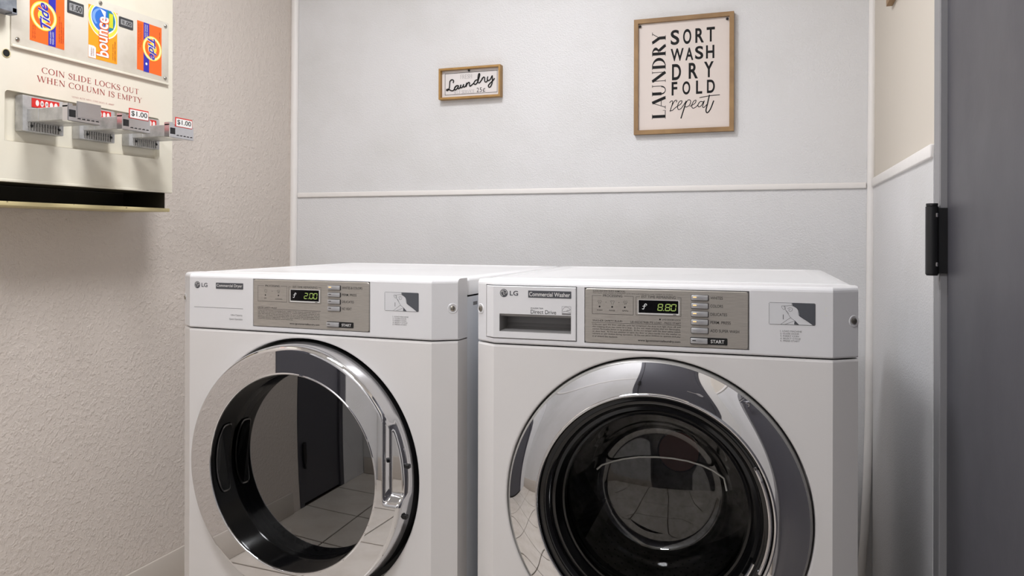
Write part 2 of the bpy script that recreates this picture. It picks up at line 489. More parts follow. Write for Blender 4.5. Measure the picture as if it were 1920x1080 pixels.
base('baseboard_left', XL + .0003, XL + .009, D2[1] + .06, YB - .02, 'beige vinyl baseboard at the foot of the textured left wall')
base('baseboard_rear', XL + .012, D3[0] - .002, YR + .0042, YR + .012, 'beige vinyl baseboard along the wall behind the camera')
base('baseboard_right', XR - .012, XR - .0042, YR + .012, LF0 - .06, 'beige vinyl baseboard beside the near side of the door')

# ------------------------------------------------------------------ doors
def hinge(parent, px, py, z0, z1, side):
    """barrel standing proud of the wall; local frame x along wall, y into wall"""
    m = MB(); r = .0105; h = z1 - z0
    zz = [z0, z0 + .003, z0 + .003, z0 + h * .16, z0 + h * .16, z0 + h * .40, z0 + h * .40, z0 + h * .58, z0 + h * .58, z0 + h * .84, z0 + h * .84, z1 - .006, z1 - .004, z1 - .004, z1]
    rr = [r * .85, r, r, r, r, r, r, r, r, r, r, r, r * .8, r * .95, r * .9]
    prof = [(.0001, z0)]
    for i, (a, b) in enumerate(zip(rr, zz)):
        prof.append((a, b))
        if i in (3, 5, 7, 9): prof += [(r * .86, b + .0001), (r * .86, b + .0009)]
    prof.append((.0001, z1))
    m.vlathe(prof, px, py - .024, 24)
    m.box(px - .003, px + .003, py - .024, py + .012, z0 + .004, z1 - .008)
    o = m.obj('hinge', 'blackmetal', parent, 'black steel hinge barrel')
    for f in (.16, .84): MB().bbox(px + side * .0095 - .0022, px + side * .0095 + .0022, py - .0195, py - .0165, z0 + h * f - .004, z0 + h * f + .003, .0004, 1).obj('bushing', 'chromesoft', o)
    return o
def door(name, label, loc, rz, width, hgt, hinge_right, leafmat='doorpaint', with_handle=True, recess=.008, fw=.054, framemat='frameglos'):
    """local frame: x along the wall, y into the wall, wall face at y=0; leaf spans x 0..width"""
    m = MB()
    m.bbox(-.003, width + .003, recess, recess + .044, .008, hgt, .0015, 1)
    d = m.obj(name, leafmat)
    f = MB()
    f.bbox(-fw, -.003, -.004, .10, .0, hgt + fw, .002, 1); f.bbox(width + .003, width + fw, -.004, .10, .0, hgt + fw, .002, 1); f.bbox(-fw, width + fw, -.0041, .10, hgt + .003, hgt + fw, .002, 1)
    f.obj('door_frame', framemat, d, 'grey painted steel door frame')
    hx = width + .001 if hinge_right else -.001
    for z in (1.8, 1.0635, .25): hinge(d, hx, recess, z - .0635, z + .0635, -1 if hinge_right else 1)
    if with_handle:
        kx = .07 if hinge_right else width - .07
        h = MB(); h.lathe([(.0001, recess - .006), (.032, recess - .006), (.034, recess - .001), (.034, recess)], kx, 1.0, 24)
        h.tube([(kx, recess - .004, 1.0), (kx, recess - .05, 1.0), (kx + (.02 if hinge_right else -.02), recess - .056, 1.0), (kx + (.11 if hinge_right else -.11), recess - .056, 1.0)], .009)
        h.obj('door_handle', 'chromesoft', d, 'satin metal lever handle')
    return struct(d, label, 'door', loc, rz)
# right wall: local x runs toward the camera (-Y); leaf starts at the hinge side FR1
door('door_1', 'dark grey door with black hinges in the right wall', (XR, FR1 - .003, 0), -PI / 2, FR1 - .003 - LF0, 2.035, False)
door('door_2', 'dark grey door in the beige wall near the rear corner', (XL, D2[0] + .04, 0), PI / 2, D2[1] - D2[0] - .08, 2.0, True, fw=.04, framemat='doorpaint')
door('door_3', 'dark grey door in the wall behind the camera', (D3[1] - .04, YR, 0), PI, D3[1] - D3[0] - .08, 2.0, True, fw=.04, framemat='doorpaint')

# ------------------------------------------------------------------ ceiling lights, the rear one an added fill
def ceiling_light(label, x, y, r, dm):
    t = thing('ceiling_light', label, 'light', (x, y, ZC), 0, 'round ceiling lights')
    MB().vlathe([(r + .012, 0), (r + .012, -.03), (r, -.034), (r - .006, -.03)], 0, 0, 48).obj('housing', 'lampshade', t)
    prof = [(.0001, -.058)] + [(r * math.sin(a), -.032 - .026 * math.cos(a)) for a in [PI / 2 * k / 8 for k in range(1, 9)]]
    MB().vlathe(prof, 0, 0, 48).obj('diffuser', dm, t)
ceiling_light('round flush ceiling light above the two machines', -.86, 1.30, .20, 'diffuser_main')
ceiling_light('round flush fill light added on the ceiling at the rear of the room', -.62, .12, .18, 'diffuser_fill')  # added fill, out of view, to brighten the machine fronts

# ------------------------------------------------------------------ the two machines
W, H, CZ, DEP = .686, .983, .8617, .715
BX, BY = .0425, .030                       # chamfer of the front corners
def yf(x):
    if x < BX: return BY * (1 - x / BX)
    if x > W - BX: return BY * (1 - (W - x) / BX)
    return 0.
def fascia(parent, holes):
    """console moulding with rectangular openings; holes of (x0,x1,z0,z1,depth)"""
    xs = sorted({0, BX * .5, BX, W - BX, W - BX * .5, W} | {h[0] for h in holes} | {h[1] for h in holes})
    zs = sorted({CZ + .004, H - .009} | {h[2] for h in holes} | {h[3] for h in holes})
    rows = [(CZ + .001, .0035), (CZ + .002, .0012)] + [(z, 0.) for z in zs] + [(H - .0055, .0009), (H - .0025, .0032), (H - .0006, .0068), (H, .012)]
    m = MB()
    for i in range(len(xs) - 1):
        for j in range(len(rows) - 1):
            a, b = xs[i], xs[i + 1]; (z0, d0), (z1, d1) = rows[j], rows[j + 1]
            xm, zm = (a + b) / 2, (z0 + z1) / 2
            if any(h[0] < xm < h[1] and h[2] < zm < h[3] for h in holes): continue
            m.add([(a, yf(a) + d0, z0), (b, yf(b) + d0, z0), (b, yf(b) + d1, z1), (a, yf(a) + d1, z1)], [(0, 1, 2, 3)], True)
        a, b = xs[i], xs[i + 1]
        m.add([(a, yf(a) + .012, H), (b, yf(b) + .012, H), (b, .075, H), (a, .075, H)], [(0, 1, 2, 3)], True)
        m.add([(a, yf(a) + .0035, CZ + .001), (a, .075, CZ + .001), (b, .075, CZ + .001), (b, yf(b) + .0035, CZ + .001)], [(0, 1, 2, 3)])
    for x, fl_ in ((0, 1), (W, 0)):
        pl = [(x, yf(x) + d, z) for z, d in rows] + [(x, .075, H), (x, .075, CZ + .001)]
        m.add(pl, [tuple(range(len(pl)))[::-1] if fl_ == 0 else tuple(range(len(pl)))])
    for (x0, x1, z0, z1, dp) in holes:
        xb = [x0] + [x for x in xs if x0 < x < x1] + [x1]
        for a, b in zip(xb[:-1], xb[1:]):
            for z in (z0, z1):
                m.add([(a, yf(a), z), (b, yf(b), z), (b, dp, z), (a, dp, z)], [(0, 1, 2, 3)])
        for x in (x0, x1): m.add([(x, yf(x), z0), (x, yf(x), z1), (x, dp, z1), (x, dp, z0)], [(0, 1, 2, 3)])
        m.add([(x0, dp, z0), (x1, dp, z0), (x1, dp, z1), (x0, dp, z1)], [(0, 1, 2, 3)])
    return m.obj('console', 'plasticwhite', parent, angle=28)

def front_panel(parent, cz, R):
    """sheet metal front with chamfered edges and a round door opening with a rolled lip"""
    cx = W / 2; z0, z1 = .03, CZ - .0015
    m = MB(); n = 128
    x0, x1 = BX, W - BX
    out = []; Ro = R + .004
    angs = sorted([2 * PI * i / n for i in range(n)] + [math.atan2(z - cz, x - cx) % (2 * PI) for x in (x0, x1) for z in (z0, z1 - .004)])
    inner = []
    for a in angs:
        c, s_ = math.cos(a), math.sin(a)
        k = min((x1 - cx) / c if c > 1e-9 else ((x0 - cx) / c if c < -1e-9 else 9), (z1 - .004 - cz) / s_ if s_ > 1e-9 else ((z0 - cz) / s_ if s_ < -1e-9 else 9))
        out.append((cx + k * c, 0, cz + k * s_)); inner.append((cx + Ro * c, 0, cz + Ro * s_))
    N = len(angs)
    m.add(out + inner, [(i, (i + 1) % N, N + (i + 1) % N, N + i) for i in range(N)])
    for xa, xb in ((0, BX), (W - BX, W)):
        m.add([(xa, yf(xa), z0), (xb, yf(xb), z0), (xb, yf(xb), z1 - .004), (xa, yf(xa), z1 - .004)], [(0, 1, 2, 3)])
    for xa, xb in ((0, BX), (BX, W - BX), (W - BX, W)):
        prev = (z1 - .004, 0)
        for zz, dy in ((z1 - .0015, .001), (z1, .0035), (z1, .06)):
            m.add([(xa, yf(xa) + prev[1] if prev[1] < .05 else .06, prev[0]), (xb, yf(xb) + prev[1], prev[0]), (xb, yf(xb) + dy if dy < .05 else .075, zz), (xa, yf(xa) + dy if dy < .05 else .075, zz)], [(0, 1, 2, 3)])
            prev = (zz, dy)
    for x in (0, W): m.add([(x, BY, z0), (x, .075, z0), (x, .075, z1), (x, BY + .0035, z1), (x, BY, z1 - .004)], [(0, 1, 2, 3, 4)])
    m.lathe([(Ro, 0), (R + .0018, .0006), (R + .0005, .002), (R, .005), (R - .001, .045), (.195, .045)], cx, cz, 128)
    return m.obj('front_panel', 'enamel', parent, angle=25)

def body(parent):
    m = MB()
    # open-fronted cabinet: two sides, back, bottom
    for x in (.0, W - .002): m.box(x, x + .002, .0755, DEP - .004, .03, .944)
    m.box(.002, W - .002, DEP - .006, DEP - .004, .03, .944); m.box(.002, W - .002, .08, DEP - .006, .03, .032)
    c = m.obj('cabinet', 'sidegrey', parent)
    for sx in (-1, 1):
        e = MB(); x = -.0012 if sx < 0 else W
        e.bbox(x, x + .0012, .17, .64, .12, .82, .0005, 1)
        e.obj('side_panel', 'sidegrey', c)
        for q in ((.105, .125, .925, .932), (.175, .20, .88, .905)):
            MB().box(x + (.0 if sx > 0 else .0006), x + (.0006 if sx > 0 else .0012), *q).obj('rating_mark', 'inkgrey', c)
    # top cover: rim, sunken field
    t = MB(); z = H
    def loop(i, zz, r=.02):
        return [(p[0], p[1], zz) for p in rrect(i, W - i, .0755 + (i if i > .001 else 0), DEP - i, max(.004, r), 4)]
    L = [loop(.0, .9475, .012), loop(.0, z - .007, .012), loop(.003, z - .002, .012), loop(.007, z - .0002, .012), loop(.03, z + .0008, .02), loop(.036, z - .0008, .02), loop(.043, z - .0022, .02)]
    n = len(L[0]); vs = [p for l in L for p in l]
    t.add(vs, [(a * n + i, a * n + (i + 1) % n, (a + 1) * n + (i + 1) % n, (a + 1) * n + i) for a in range(len(L) - 1) for i in range(n)] + [tuple((len(L) - 1) * n + i for i in range(n))] + [tuple(range(n))[::-1]], True)
    t.obj('top_cover', 'topwhite', parent, angle=40)
    for x in (.06, W - .06):
        for y in (.09, DEP - .08):
            MB().vlathe([(.0001, 0), (.022, 0), (.022, .008), (.012, .012), (.012, .031)], x, y, 16).obj('foot', 'blackrubber', parent)

def segdigit(m, ch, x0, x1, z0, z1, y):
    t = (x1 - x0) * .16; sl = (z1 - z0) * .12; zm = (z0 + z1) / 2
    sg = {'0': 'abcdef', '2': 'abged', '8': 'abcdefg'}[ch]
    def P(x, z): return (x + sl * (z - z0) / (z1 - z0) , z)
    def bar(a, b, c, d): m.flat([P(a, c), P(b, c), P(b, d), P(a, d)], y)
    g = t * .22
    H_ = {'a': z1 - t / 2, 'g': zm, 'd': z0 + t / 2}
    for k in 'agd':
        if k in sg: zc = H_[k]; m.flat([P(x0 + t * .6 + g, zc), P(x0 + t + g, zc + t / 2), P(x1 - t - g, zc + t / 2), P(x1 - t * .6 - g, zc), P(x1 - t - g, zc - t / 2), P(x0 + t + g, zc - t / 2)], y)
    for k, xa, lo, hi in (('f', x0, zm, z1), ('b', x1 - t, zm, z1), ('e', x0, z0, zm), ('c', x1 - t, z0, zm)):
        if k in sg: bar(xa, xa + t, lo + t * .55, hi - t * .55)

def machine_badges(parent, x, txt, bx, z=.9576, lift=0.):
    """round emblem, two letters and the dark name badge"""
    y = -.0004 - lift
    e = MB().disc(x, z, y, .0078, n=40).obj('emblem', 'badge', parent, 'dark round emblem')
    i = MB(); i.ring(x, z, y - .0002, .0063, .0063, .0055, .0055, 30, -.05, 1.5 * PI - .35)
    i.stroke([(x + .0060, z), (x + .0018, z)], .0009, y - .0002, curve=False)
    i.stroke([(x - .0004, z + .0035), (x - .0004, z - .0028), (x + .0022, z - .0028)], .0009, y - .0002, curve=False)
    i.disc(x - .0027, z + .0026, y - .0002, .0009, n=12)
    i.obj('emblem_mark', 'inkwhite', e)
    MB().text('LG', (x + .0118, x + .0283, z - .0045, z + .0046), y, .018).obj('lettering', 'badge', parent)
    b = MB(); b.prism(rrect(bx[0], bx[1], bx[2], bx[3], .0008, 2), y - .0002, y + .0003)
    b = b.obj('name_badge', 'badge', parent, 'dark grey badge with white lettering')
    MB().text(txt, (bx[0] + .0022, bx[1] - .0022, bx[2] + .0026, bx[3] - .0026), y - .0005, .012).obj('lettering', 'inkwhite', b)

def sticker(parent, x0, x1, z0, z1):
    y = -.0003
    s_ = MB().prism(rrect(x0, x1, z0, z1, .002, 3), y, y + .0003).obj('instruction_sticker', 'stickerwhite', parent, 'printed sticker of a hand putting in a coin')
    def Q(a, b): return (x0 + (a - 968) / 399 * (x1 - x0), z1 - (b - 354) / 196 * (z1 - z0))
    y2 = y - .0002
    m = MB()
    m.flat([Q(*p) for p in ((1168, 356), (1362, 358), (1365, 362), (1365, 545), (1348, 548), (1300, 514), (1230, 470), (1222, 420), (1206, 400), (1172, 380))], y2)
    m.flat([Q(*p) for p in ((1190, 512), (1226, 547), (1186, 545))], y2)
    m.obj('dark_field', 'stickerdark', s_)
    l = MB(); t = .0005
    for a, b, c, d in ((x0 + .001, x1 - .001, z0, z0 + t), (x0 + .001, x1 - .001, z1 - t, z1), (x0, x0 + t, z0 + .001, z1 - .001), (x1 - t, x1, z0 + .001, z1 - .001)): l.rect(a, b, c, d, y2)
    for st in ([(1100, 384), (1130, 380), (1165, 378), (1204, 398), (1220, 420), (1228, 465), (1300, 514), (1345, 546)], [(1100, 384), (1110, 415), (1135, 455), (1160, 490), (1192, 512), (1226, 547)],
               [(1078, 384), (1100, 384), (1112, 402), (1098, 416), (1080, 400), (1078, 384)], [(1130, 408), (1150, 396), (1170, 404), (1166, 425), (1146, 430), (1140, 416), (1156, 410)], [(1112, 420), (1128, 436), (1140, 452)],
               [(1072, 546), (1150, 490), (1160, 490)], [(1110, 546), (1188, 514)], [(1166, 356), (1166, 378)]):
        l.stroke([Q(*p) for p in st], .0004, y2 - .0001, sub=4)
    l.stroke([Q(1092, 462), Q(1092, 502)], .0008, y2 - .0001, curve=False)
    l.obj('line_drawing', 'ink', s_)
def steps(parent, x0, x1, z0, z1, y=-.0004):
    m = MB(); T = ('1. LOAD MACHINE', '2. CLOSE DOOR', '3. INSERT COIN', '4. SELECT CYCLE', '5. PRESS START'); wd = (1., .87, .86, .94, .9)
    dz = (z1 - z0) / 5
    for i, t in enumerate(T): m.text(t, (x0, x0 + (x1 - x0) * wd[i], z1 - i * dz - dz * .66, z1 - i * dz), y)
    m.obj('lettering', 'inkgrey', parent, 'small grey printed list of five steps')

def panel_common(parent, x0, x1, z0, z1):
    p = MB(); r = .0045
    P0 = rrect(x0, x1, z0, z1, r, 5); P1 = rrect(x0 + .0012, x1 - .0012, z0 + .0012, z1 - .0012, r - .001, 5)
    n = len(P0)
    p.add([(a, .006, b) for a, b in P0] + [(a, -.0002, b) for a, b in P0] + [(a, -.0012, b) for a, b in P1],
          [(i, (i + 1) % n, n + (i + 1) % n, n + i) for i in range(n)] + [(n + i, n + (i + 1) % n, 2 * n + (i + 1) % n, 2 * n + i) for i in range(n)] + [tuple(2 * n + i for i in range(n))], False)
    return p.obj('control_panel', 'steelplate', parent, 'brushed steel control plate')
YP = -.0014
def titled_box(m, x0, x1, z0, z1, title, tx0, tx1, th):
    t = .0005
    m.rect(x0, x1, z0, z0 + t, YP); m.rect(x0, x0 + t, z0, z1, YP); m.rect(x1 - t, x1, z0, z1, YP)
    m.rect(x0, tx0 - .003, z1 - t, z1, YP); m.rect(tx1 + .003, x1, z1 - t, z1, YP)
    m.text(title, (tx0, tx1, z1 - th / 2 - .0002, z1 + th / 2 - .0002), YP)
def button(plate, x0, x1, z0, z1, led):
    h = MB(); h.prism(rrect(x0 - .0006, x1 + .0009, z0 - .0009, z1 + .0005, .0012, 3), YP - .0001, YP + .0005)
    b = MB().bbox(x0, x1, YP - .0036, YP, z0, z1, .0011, 2).obj('button', 'buttonsilver', plate, 'silver push button')
    h.obj('button_surround', 'blackrubber', b)
    MB().bbox(x0 + .0032, x0 + .0092, YP - .0041, YP - .003, (z0 + z1) / 2 + .0001, (z0 + z1) / 2 + .0017, .0003, 1).obj('indicator', led, b)
def display(plate, x0, x1, z0, z1, digits):
    d = MB().prism(rrect(x0 - .0012, x1 + .0018, z0 - .0026, z1 + .0006, .0012, 3), YP - .0008, YP + .0004).obj('display', 'inkwhite', plate, 'black clock display with green digits')
    MB().bbox(x0, x1, YP - .0012, YP - .0006, z0, z1, .0002, 1).obj('display_window', 'lcd', d)
    w_ = x1 - x0; y = YP - .0015
    i = MB(); ix, iz = x0 + w_ * .145, (z0 + z1) / 2
    i.stroke([(ix - .0035, iz - .0042), (ix - .0012, iz - .0046), (ix, iz - .001), (ix + .0004, iz + .003), (ix + .0028, iz + .0048), (ix + .0044, iz + .0028)], .0013, y)
    i.stroke([(ix - .0026, iz + .0004), (ix + .003, iz + .0012)], .0011, y, curve=False)
    i.obj('display_icon', 'lcdicon', d)
    g = MB(); a = x0 + w_ * .475; b = x0 + w_ * .945; zz0, zz1 = z0 + (z1 - z0) * .2, z0 + (z1 - z0) * .75
    dw = (b - a) * .27
    for k, ch in zip((0, .40, .71), digits): segdigit(g, ch, a + (b - a) * k, a + (b - a) * k + dw, zz0, zz1, y)
    g.rect(a + (b - a) * .315, a + (b - a) * .315 + .0013, zz0, zz0 + .0014, y)
    g.obj('digits', 'digit', d)
    MB().rect(x1 - .0095, x1 - .0035, z0 - .0022, z0 - .0012, YP - .0009 - .0002).obj('lettering', 'ink', d)
def shirt(m, x, z, k):
    s_ = .0032
    m.stroke([(x - s_, z + s_ * .8), (x - s_ * .4, z + s_), (x, z + s_ * .6), (x + s_ * .4, z + s_), (x + s_, z + s_ * .8), (x + s_ * 1.1, z + s_ * .1), (x + s_ * .6, z + s_ * .1), (x + s_ * .6, z - s_), (x - s_ * .6, z - s_), (x - s_ * .6, z + s_ * .1), (x - s_ * 1.1, z + s_ * .1), (x - s_, z + s_ * .8)], .0004, YP, curve=False)
    if k == 0: m.stroke([(x - s_ * .6, z - s_ * .3), (x, z - s_ * .1), (x + s_ * .6, z - s_ * .4)], .0004, YP)
    if k == 2: m.stroke([(x - s_ * .3, z - s_ * .6), (x + s_ * .4, z - s_ * .2), (x - s_ * .2, z)], .0004, YP)
def start_key(plate, x0, x1, px1, z0, z1):
    k = MB().prism(rrect(x0 - .0008, px1, z0 - .0006, z1 + .0008, .0014, 3), YP - .0005, YP + .0004).obj('start_key', 'blackrubber', plate, 'black start key with white lettering')
    MB().bbox(x0, x1 - .0005, YP - .0042, YP - .0004, z0 + .0008, z1 - .0004, .001, 2).obj('button', 'buttonsilver', k)
    MB().rect(x0 + .0032, x0 + .0092, (z0 + z1) / 2, (z0 + z1) / 2 + .0016, YP - .0044).obj('indicator', 'leddark', k)
    MB().text('START', (x1 + .0045, px1 - .0052, z0 + .0022, z1 - .0024), YP - .0007, .014).obj('lettering', 'inkwhite', k)
def paragraph(m, lines, x0, x1, z0, z1):
    n = len(lines); dz = (z1 - z0) / n
    full = max(len(l) for l in lines[:-1])
    for i, l in enumerate(lines):
        xr = x1 if i < n - 1 else x0 + (x1 - x0) * min(1, len(l) / full)
        m.text(l, (x0, xr, z1 - i * dz - dz * .80, z1 - i * dz), YP)

def screw(parent, x, z):
    nx_, ny_ = -BY, -BX
    if x > W / 2: nx_ = BY
    l = math.hypot(nx_, ny_); nx_, ny_ = nx_ / l, ny_ / l
    c = Vector((x, yf(x), z)); nrm = Vector((nx_, ny_, 0))
    rot = Vector((0, -1, 0)).rotation_difference(nrm).to_matrix()
    for nm, mt, prof in (('screw_dimple', 'plasticwhite', [(.0105, -.0002), (.009, -.0012), (.0072, -.0008), (.006, .0)]), ('screw', 'screw', [(.0052, .0), (.005, -.0022), (.0035, -.0032), (.0016, -.0034), (.0014, -.002), (.0001, -.002)])):
        m = MB().lathe(prof, 0, 0, 24)
        m.v = [tuple(c + rot @ Vector(v)) for v in m.v]
        m.obj(nm, mt, parent)

# ---- dryer (left)
D = thing('clothes_dryer', 'white front loading dryer with smoked door glass, standing left beside the beige wall', 'dryer', (-1.2766, 1.3769, 0), -.0299, 'coin laundry machines')
CXM = W / 2
body(D)
DZ = .583
front_panel(D, .579, .2728)
con = fascia(D, [(.2155, .5050, .8722, .9745, .008)])
MB().stroke([(.0557, .9085), (.189, .9085)], .0008, -.0003, curve=False).obj('rule_line', 'inkgrey', con)
MB().text('Ultra Capacity', (.1564, .1877, .8912, .8962), -.0003).obj('lettering', 'inkgrey', con); MB().text('Quick Operation', (.1522, .1877, .8822, .8874), -.0003).obj('lettering', 'inkgrey', con)
machine_badges(D, .0639, 'Commercial Dryer', (.1159, .1895, .9502, .9635))
sticker(D, .539, .6152, .9178, .9553)
steps(con, .5571, .5926, .8885, .9080)
screw(D, .006, .926); screw(D, W - .0085, .925)
P = panel_common(D, .2168, .5037, .8735, .9732)
m = MB()
titled_box(m, .2294, .3044, .9267, .9604, 'PROCESSING', .2487, .2855, .0040)
titled_box(m, .3089, .3894, .9262, .9596, 'EST.TIME REMAINING', .3190, .3800, .0042)
for x, k in ((.2501, 1), (.2828, 2)): shirt(m, x, .9486, k)
for x in (.249, .2826): m.disc(x, .9403, YP, .0015, n=14)
m.disc(.2665, .9486, YP, .0006, n=8)
m.text('DRY', (.2462, .2525, .9325, .9350), YP); m.text('COOLING', (.2745, .2925, .9315, .9340), YP)
m.text('DRYER SAFETY RULES', (.2295, .2788, .9122, .9152), YP); m.rect(.2295, .3886, .9103, .9109, YP)
paragraph(m, ['1) Do not dry articles containing foam, rubber or like texture materials, plastics or', 'oils. 2) Do not dry articles which have been in contact with gasoline, solvents or any', 'other like material. 3) Do not attempt to open the door or place hands into the dryer to', 'retrieve or add clothes during operation. 4) Do not dry articles that are flammable, contain',
              'flammable fumes or byproducts. 5) Do not allow children to operate and play in or', 'around the machines. 6) Clean lint screen before use.'], .2295, .3861, .8878, .9085)
m.text('www.lgcommerciallaundry.com', (.3112, .3856, .8795, .8842), YP, .012)
for t, z, x1 in (('WHITES & COLORS', .9608, .4877), ('PERM. PRESS', .9465, .4745), ('DELICATES', .9323, .4680), ('NO HEAT', .9180, .4625)): m.text(t, (.4400, x1, z - .0024, z + .0024), YP, .004)
m.obj('lettering', 'ink', P, 'dark printed captions')
for (z0, z1), led in zip(((.9562, .9649), (.9419, .9503), (.9274, .9362), (.9129, .9220)), ('ledamber', 'leddark', 'leddark', 'leddark')): button(D, .4068, .4362, z0, z1, led)
start_key(D, .4047, .4352, .4674, .8797, .8899)
display(D, .3142, .3847, .9307, .9537, '200')

# door of the dryer: flat chrome ring standing proud, deep dark inner wall, smoked flat glass
def sstep(a): a = max(0., min(1., a)); return a * a * (3 - 2 * a)
YD = -.045
def scoop(x, z, r, y):
    if r < .2035 or y > YD + .012: return 0.
    k = sstep((x - .2165) / .012) * sstep((z + .038) / .02)
    return k * .020
rp = [(.2625, .0), (.2605, -.012), (.2585, YD + .010), (.2565, YD + .004), (.2525, YD + .0005), (.2495, YD)] + [(.2495 - .0455 * k / 60, YD) for k in range(1, 61)] + [(.2032, YD - .0016), (.2018, YD - .0016), (.2005, YD - .0002), (.2, YD + .002)]
DD = MB().lathe(rp, CXM, DZ, 640, warp=scoop).obj('door', 'chrome', D, 'polished chrome ring door', angle=120)
# side wall clips visible at the right
for a in (8, -14): MB().bbox(CXM + .2585 * math.cos(math.radians(a)), CXM + .2675 * math.cos(math.radians(a)), -.026, -.016, DZ + .26 * math.sin(math.radians(a)) - .004, DZ + .26 * math.sin(math.radians(a)) + .004, .001, 1).obj('latch_slot', 'blackrubber', DD)
MB().lathe([(.2735, .044), (.2625, .044), (.2620, .0)], CXM, DZ, 96).obj('door_seal', 'blackrubber', DD)
MB().lathe([(.2, YD + .002), (.1992, YD + .006), (.1985, .012), (.1975, .016), (.190, .019)], CXM, DZ, 128).obj('inner_wall', 'blackgloss', DD, 'glossy black inner wall of the door')
# oblong hinge pocket on the left of the inner wall
pk = MB(); n = 40; loopi = []; loopo = []
for i in range(n):
    a = 2 * PI * i / n
    sx, sz = math.cos(a), math.sin(a)
    q = lambda hx, hz: ((abs(sx) ** .45) * (1 if sx > 0 else -1) * hx, (abs(sz) ** .75) * (1 if sz > 0 else -1) * hz)
    for L_, (hx, hz) in ((loopi, (.0165, .072)), (loopo, (.019, .0755))):
        dy, dz = q(hx, hz)
        ang = PI - (dz + .005) / .198
        r_ = .1966 if L_ is loopo else .1955
        L_.append((CXM + r_ * math.cos(ang), -.013 + dy, DZ + r_ * math.sin(ang)))
pk.add(loopi + loopo, [(i, (i + 1) % n, n + (i + 1) % n, n + i) for i in range(n)], True)
po = pk.obj('hinge_pocket', 'chromesoft', DD, 'oblong dark hinge pocket with a thin bright edge')
g = MB(); g.add([(x + .0006, y, z) for x, y, z in loopi], [tuple(range(n))]); g.obj('pocket_floor', 'hole', DD)
MB().lathe([(max(.0001, .1985 * k / 12), .016 - .1985 ** 2 * (1 - (k / 12) ** 2) / 9.0) for k in range(13)], CXM, DZ, 96).obj('glass', 'smokedglass', DD, 'flat smoked glass')
m = MB(); m.lathe([(.192, .05), (.20, .06), (.27, .10), (.27, .55), (.05, .58), (.0001, .58)], CXM, DZ, 64)
m.obj('drum', 'drumwhite', D)
for k in range(7):
    a = math.radians(235 + k * 9); MB().bbox(CXM + .188 * math.cos(a) - .004, CXM + .188 * math.cos(a) + .004, .045, .07, DZ + .188 * math.sin(a) - .006, DZ + .188 * math.sin(a) + .006, .001, 1).obj('grille_bar', 'drumsteel', D)

# ---- washer (right)
Wm = thing('washing_machine', 'white front loading washer with a clear bowl door and a detergent drawer', 'washing machine', (-.5507, 1.3683, 0), .0268, 'coin laundry machines')
body(Wm)
WZ = .5765
front_panel(Wm, WZ, .2735)
con = fascia(Wm, [(.0222, .2048, .8722, .9742, .060), (.2190, .5094, .8712, .9732, .008)])
sticker(Wm, .5416, .6160, .9176, .9552)
steps(con, .5600, .5946, .8872, .9080)
screw(Wm, .0075, .9253); screw(Wm, W - .0075, .9250)
m = MB(); m.stroke([(.634, .9485), (.6305, .945), (.632, .941)], .0014, -.0004); m.stroke([(.631, .936), (.6345, .9345)], .0018, -.0004, curve=False)
m.obj('scuff', 'cardwhite', con, 'small white scuffs')
# drawer front with a hand pocket
dx0, dx1, dz0, dz1 = .0236, .2034, .8737, .9727
px0, px1, pz0, pz1 = .0546, .1942, .8862, .9201
m = MB(); r = .003
xs = [dx0, dx0 + .001, BX, px0, px1, dx1 - .001, dx1]; zs = [dz0, dz0 + .001, pz0, pz1, dz1 - .001, dz1]
def yd(x, z):
    e = min(x - dx0, dx1 - x, z - dz0, dz1 - z)
    return yf(x) - .0022 + (.0012 if e < .0005 else 0)
for i in range(len(xs) - 1):
    for j in range(len(zs) - 1):
        a, b, c, d_ = xs[i], xs[i + 1], zs[j], zs[j + 1]
        if a >= px0 - 1e-6 and b <= px1 + 1e-6 and c >= pz0 - 1e-6 and d_ <= pz1 + 1e-6: continue
        m.add([(a, yd(a, c), c), (b, yd(b, c), c), (b, yd(b, d_), d_), (a, yd(a, d_), d_)], [(0, 1, 2, 3)])
for x in (dx0, dx1): m.add([(x, yd(x, dz0), dz0), (x, yd(x, dz1), dz1), (x, .0135, dz1), (x, .0135, dz0)], [(0, 1, 2, 3)])
for z in (dz0, dz1):
    for a, b in ((dx0, BX), (BX, dx1)): m.add([(a, yd(a, z), z), (b, yd(b, z), z), (b, .0135, z), (a, .0135, z)], [(0, 1, 2, 3)])
dr = m.obj('detergent_drawer', 'plasticwhite', Wm, 'white detergent drawer front')
k = MB(); yb = .048; y0_ = -.0022
prof = [(pz1, y0_), (pz1 - .005, .004), (pz1 - .006, yb), (pz0 + .012, yb), (pz0 + .006, yb - .004), (pz0 + .0025, yb - .012), (pz0 + .0012, .006), (pz0, y0_)]
for (z_a, y_a), (z_b, y_b) in zip(prof[:-1], prof[1:]):
    k.add([(px0, y_a, z_a), (px1, y_a, z_a), (px1, y_b, z_b), (px0, y_b, z_b)], [(0, 1, 2, 3)], True)
for x in (px0, px1): k.add([(x, y_, z_) for z_, y_ in prof], [tuple(range(len(prof)))])
k.obj('hand_pocket', 'pocketgrey', dr, 'recessed hand pocket', angle=30)
machine_badges(Wm, .0634, 'Commercial Washer', (.1116, .1946, .9520, .9652), .9592, .0022)
m = MB(); m.text('INVERTER', (.1166, .1413, .9308, .9332), -.0025); m.text('Direct Drive', (.1166, .1658, .9218, .9290), -.0025); m.obj('lettering', 'ink', dr)
m = MB(); m.frame(.1769, .1940, .9216, .9373, .0004, -.0025); m.rect(.1772, .1937, .9218, .9245, -.0025)
m.stroke([(.1775, .9290), (.1808, .9345), (.1855, .9362), (.1905, .9340), (.1935, .9310)], .0005, -.0026); m.stroke([(.1780, .9268), (.1830, .9280), (.1880, .9276), (.1930, .9256)], .0007, -.0026)
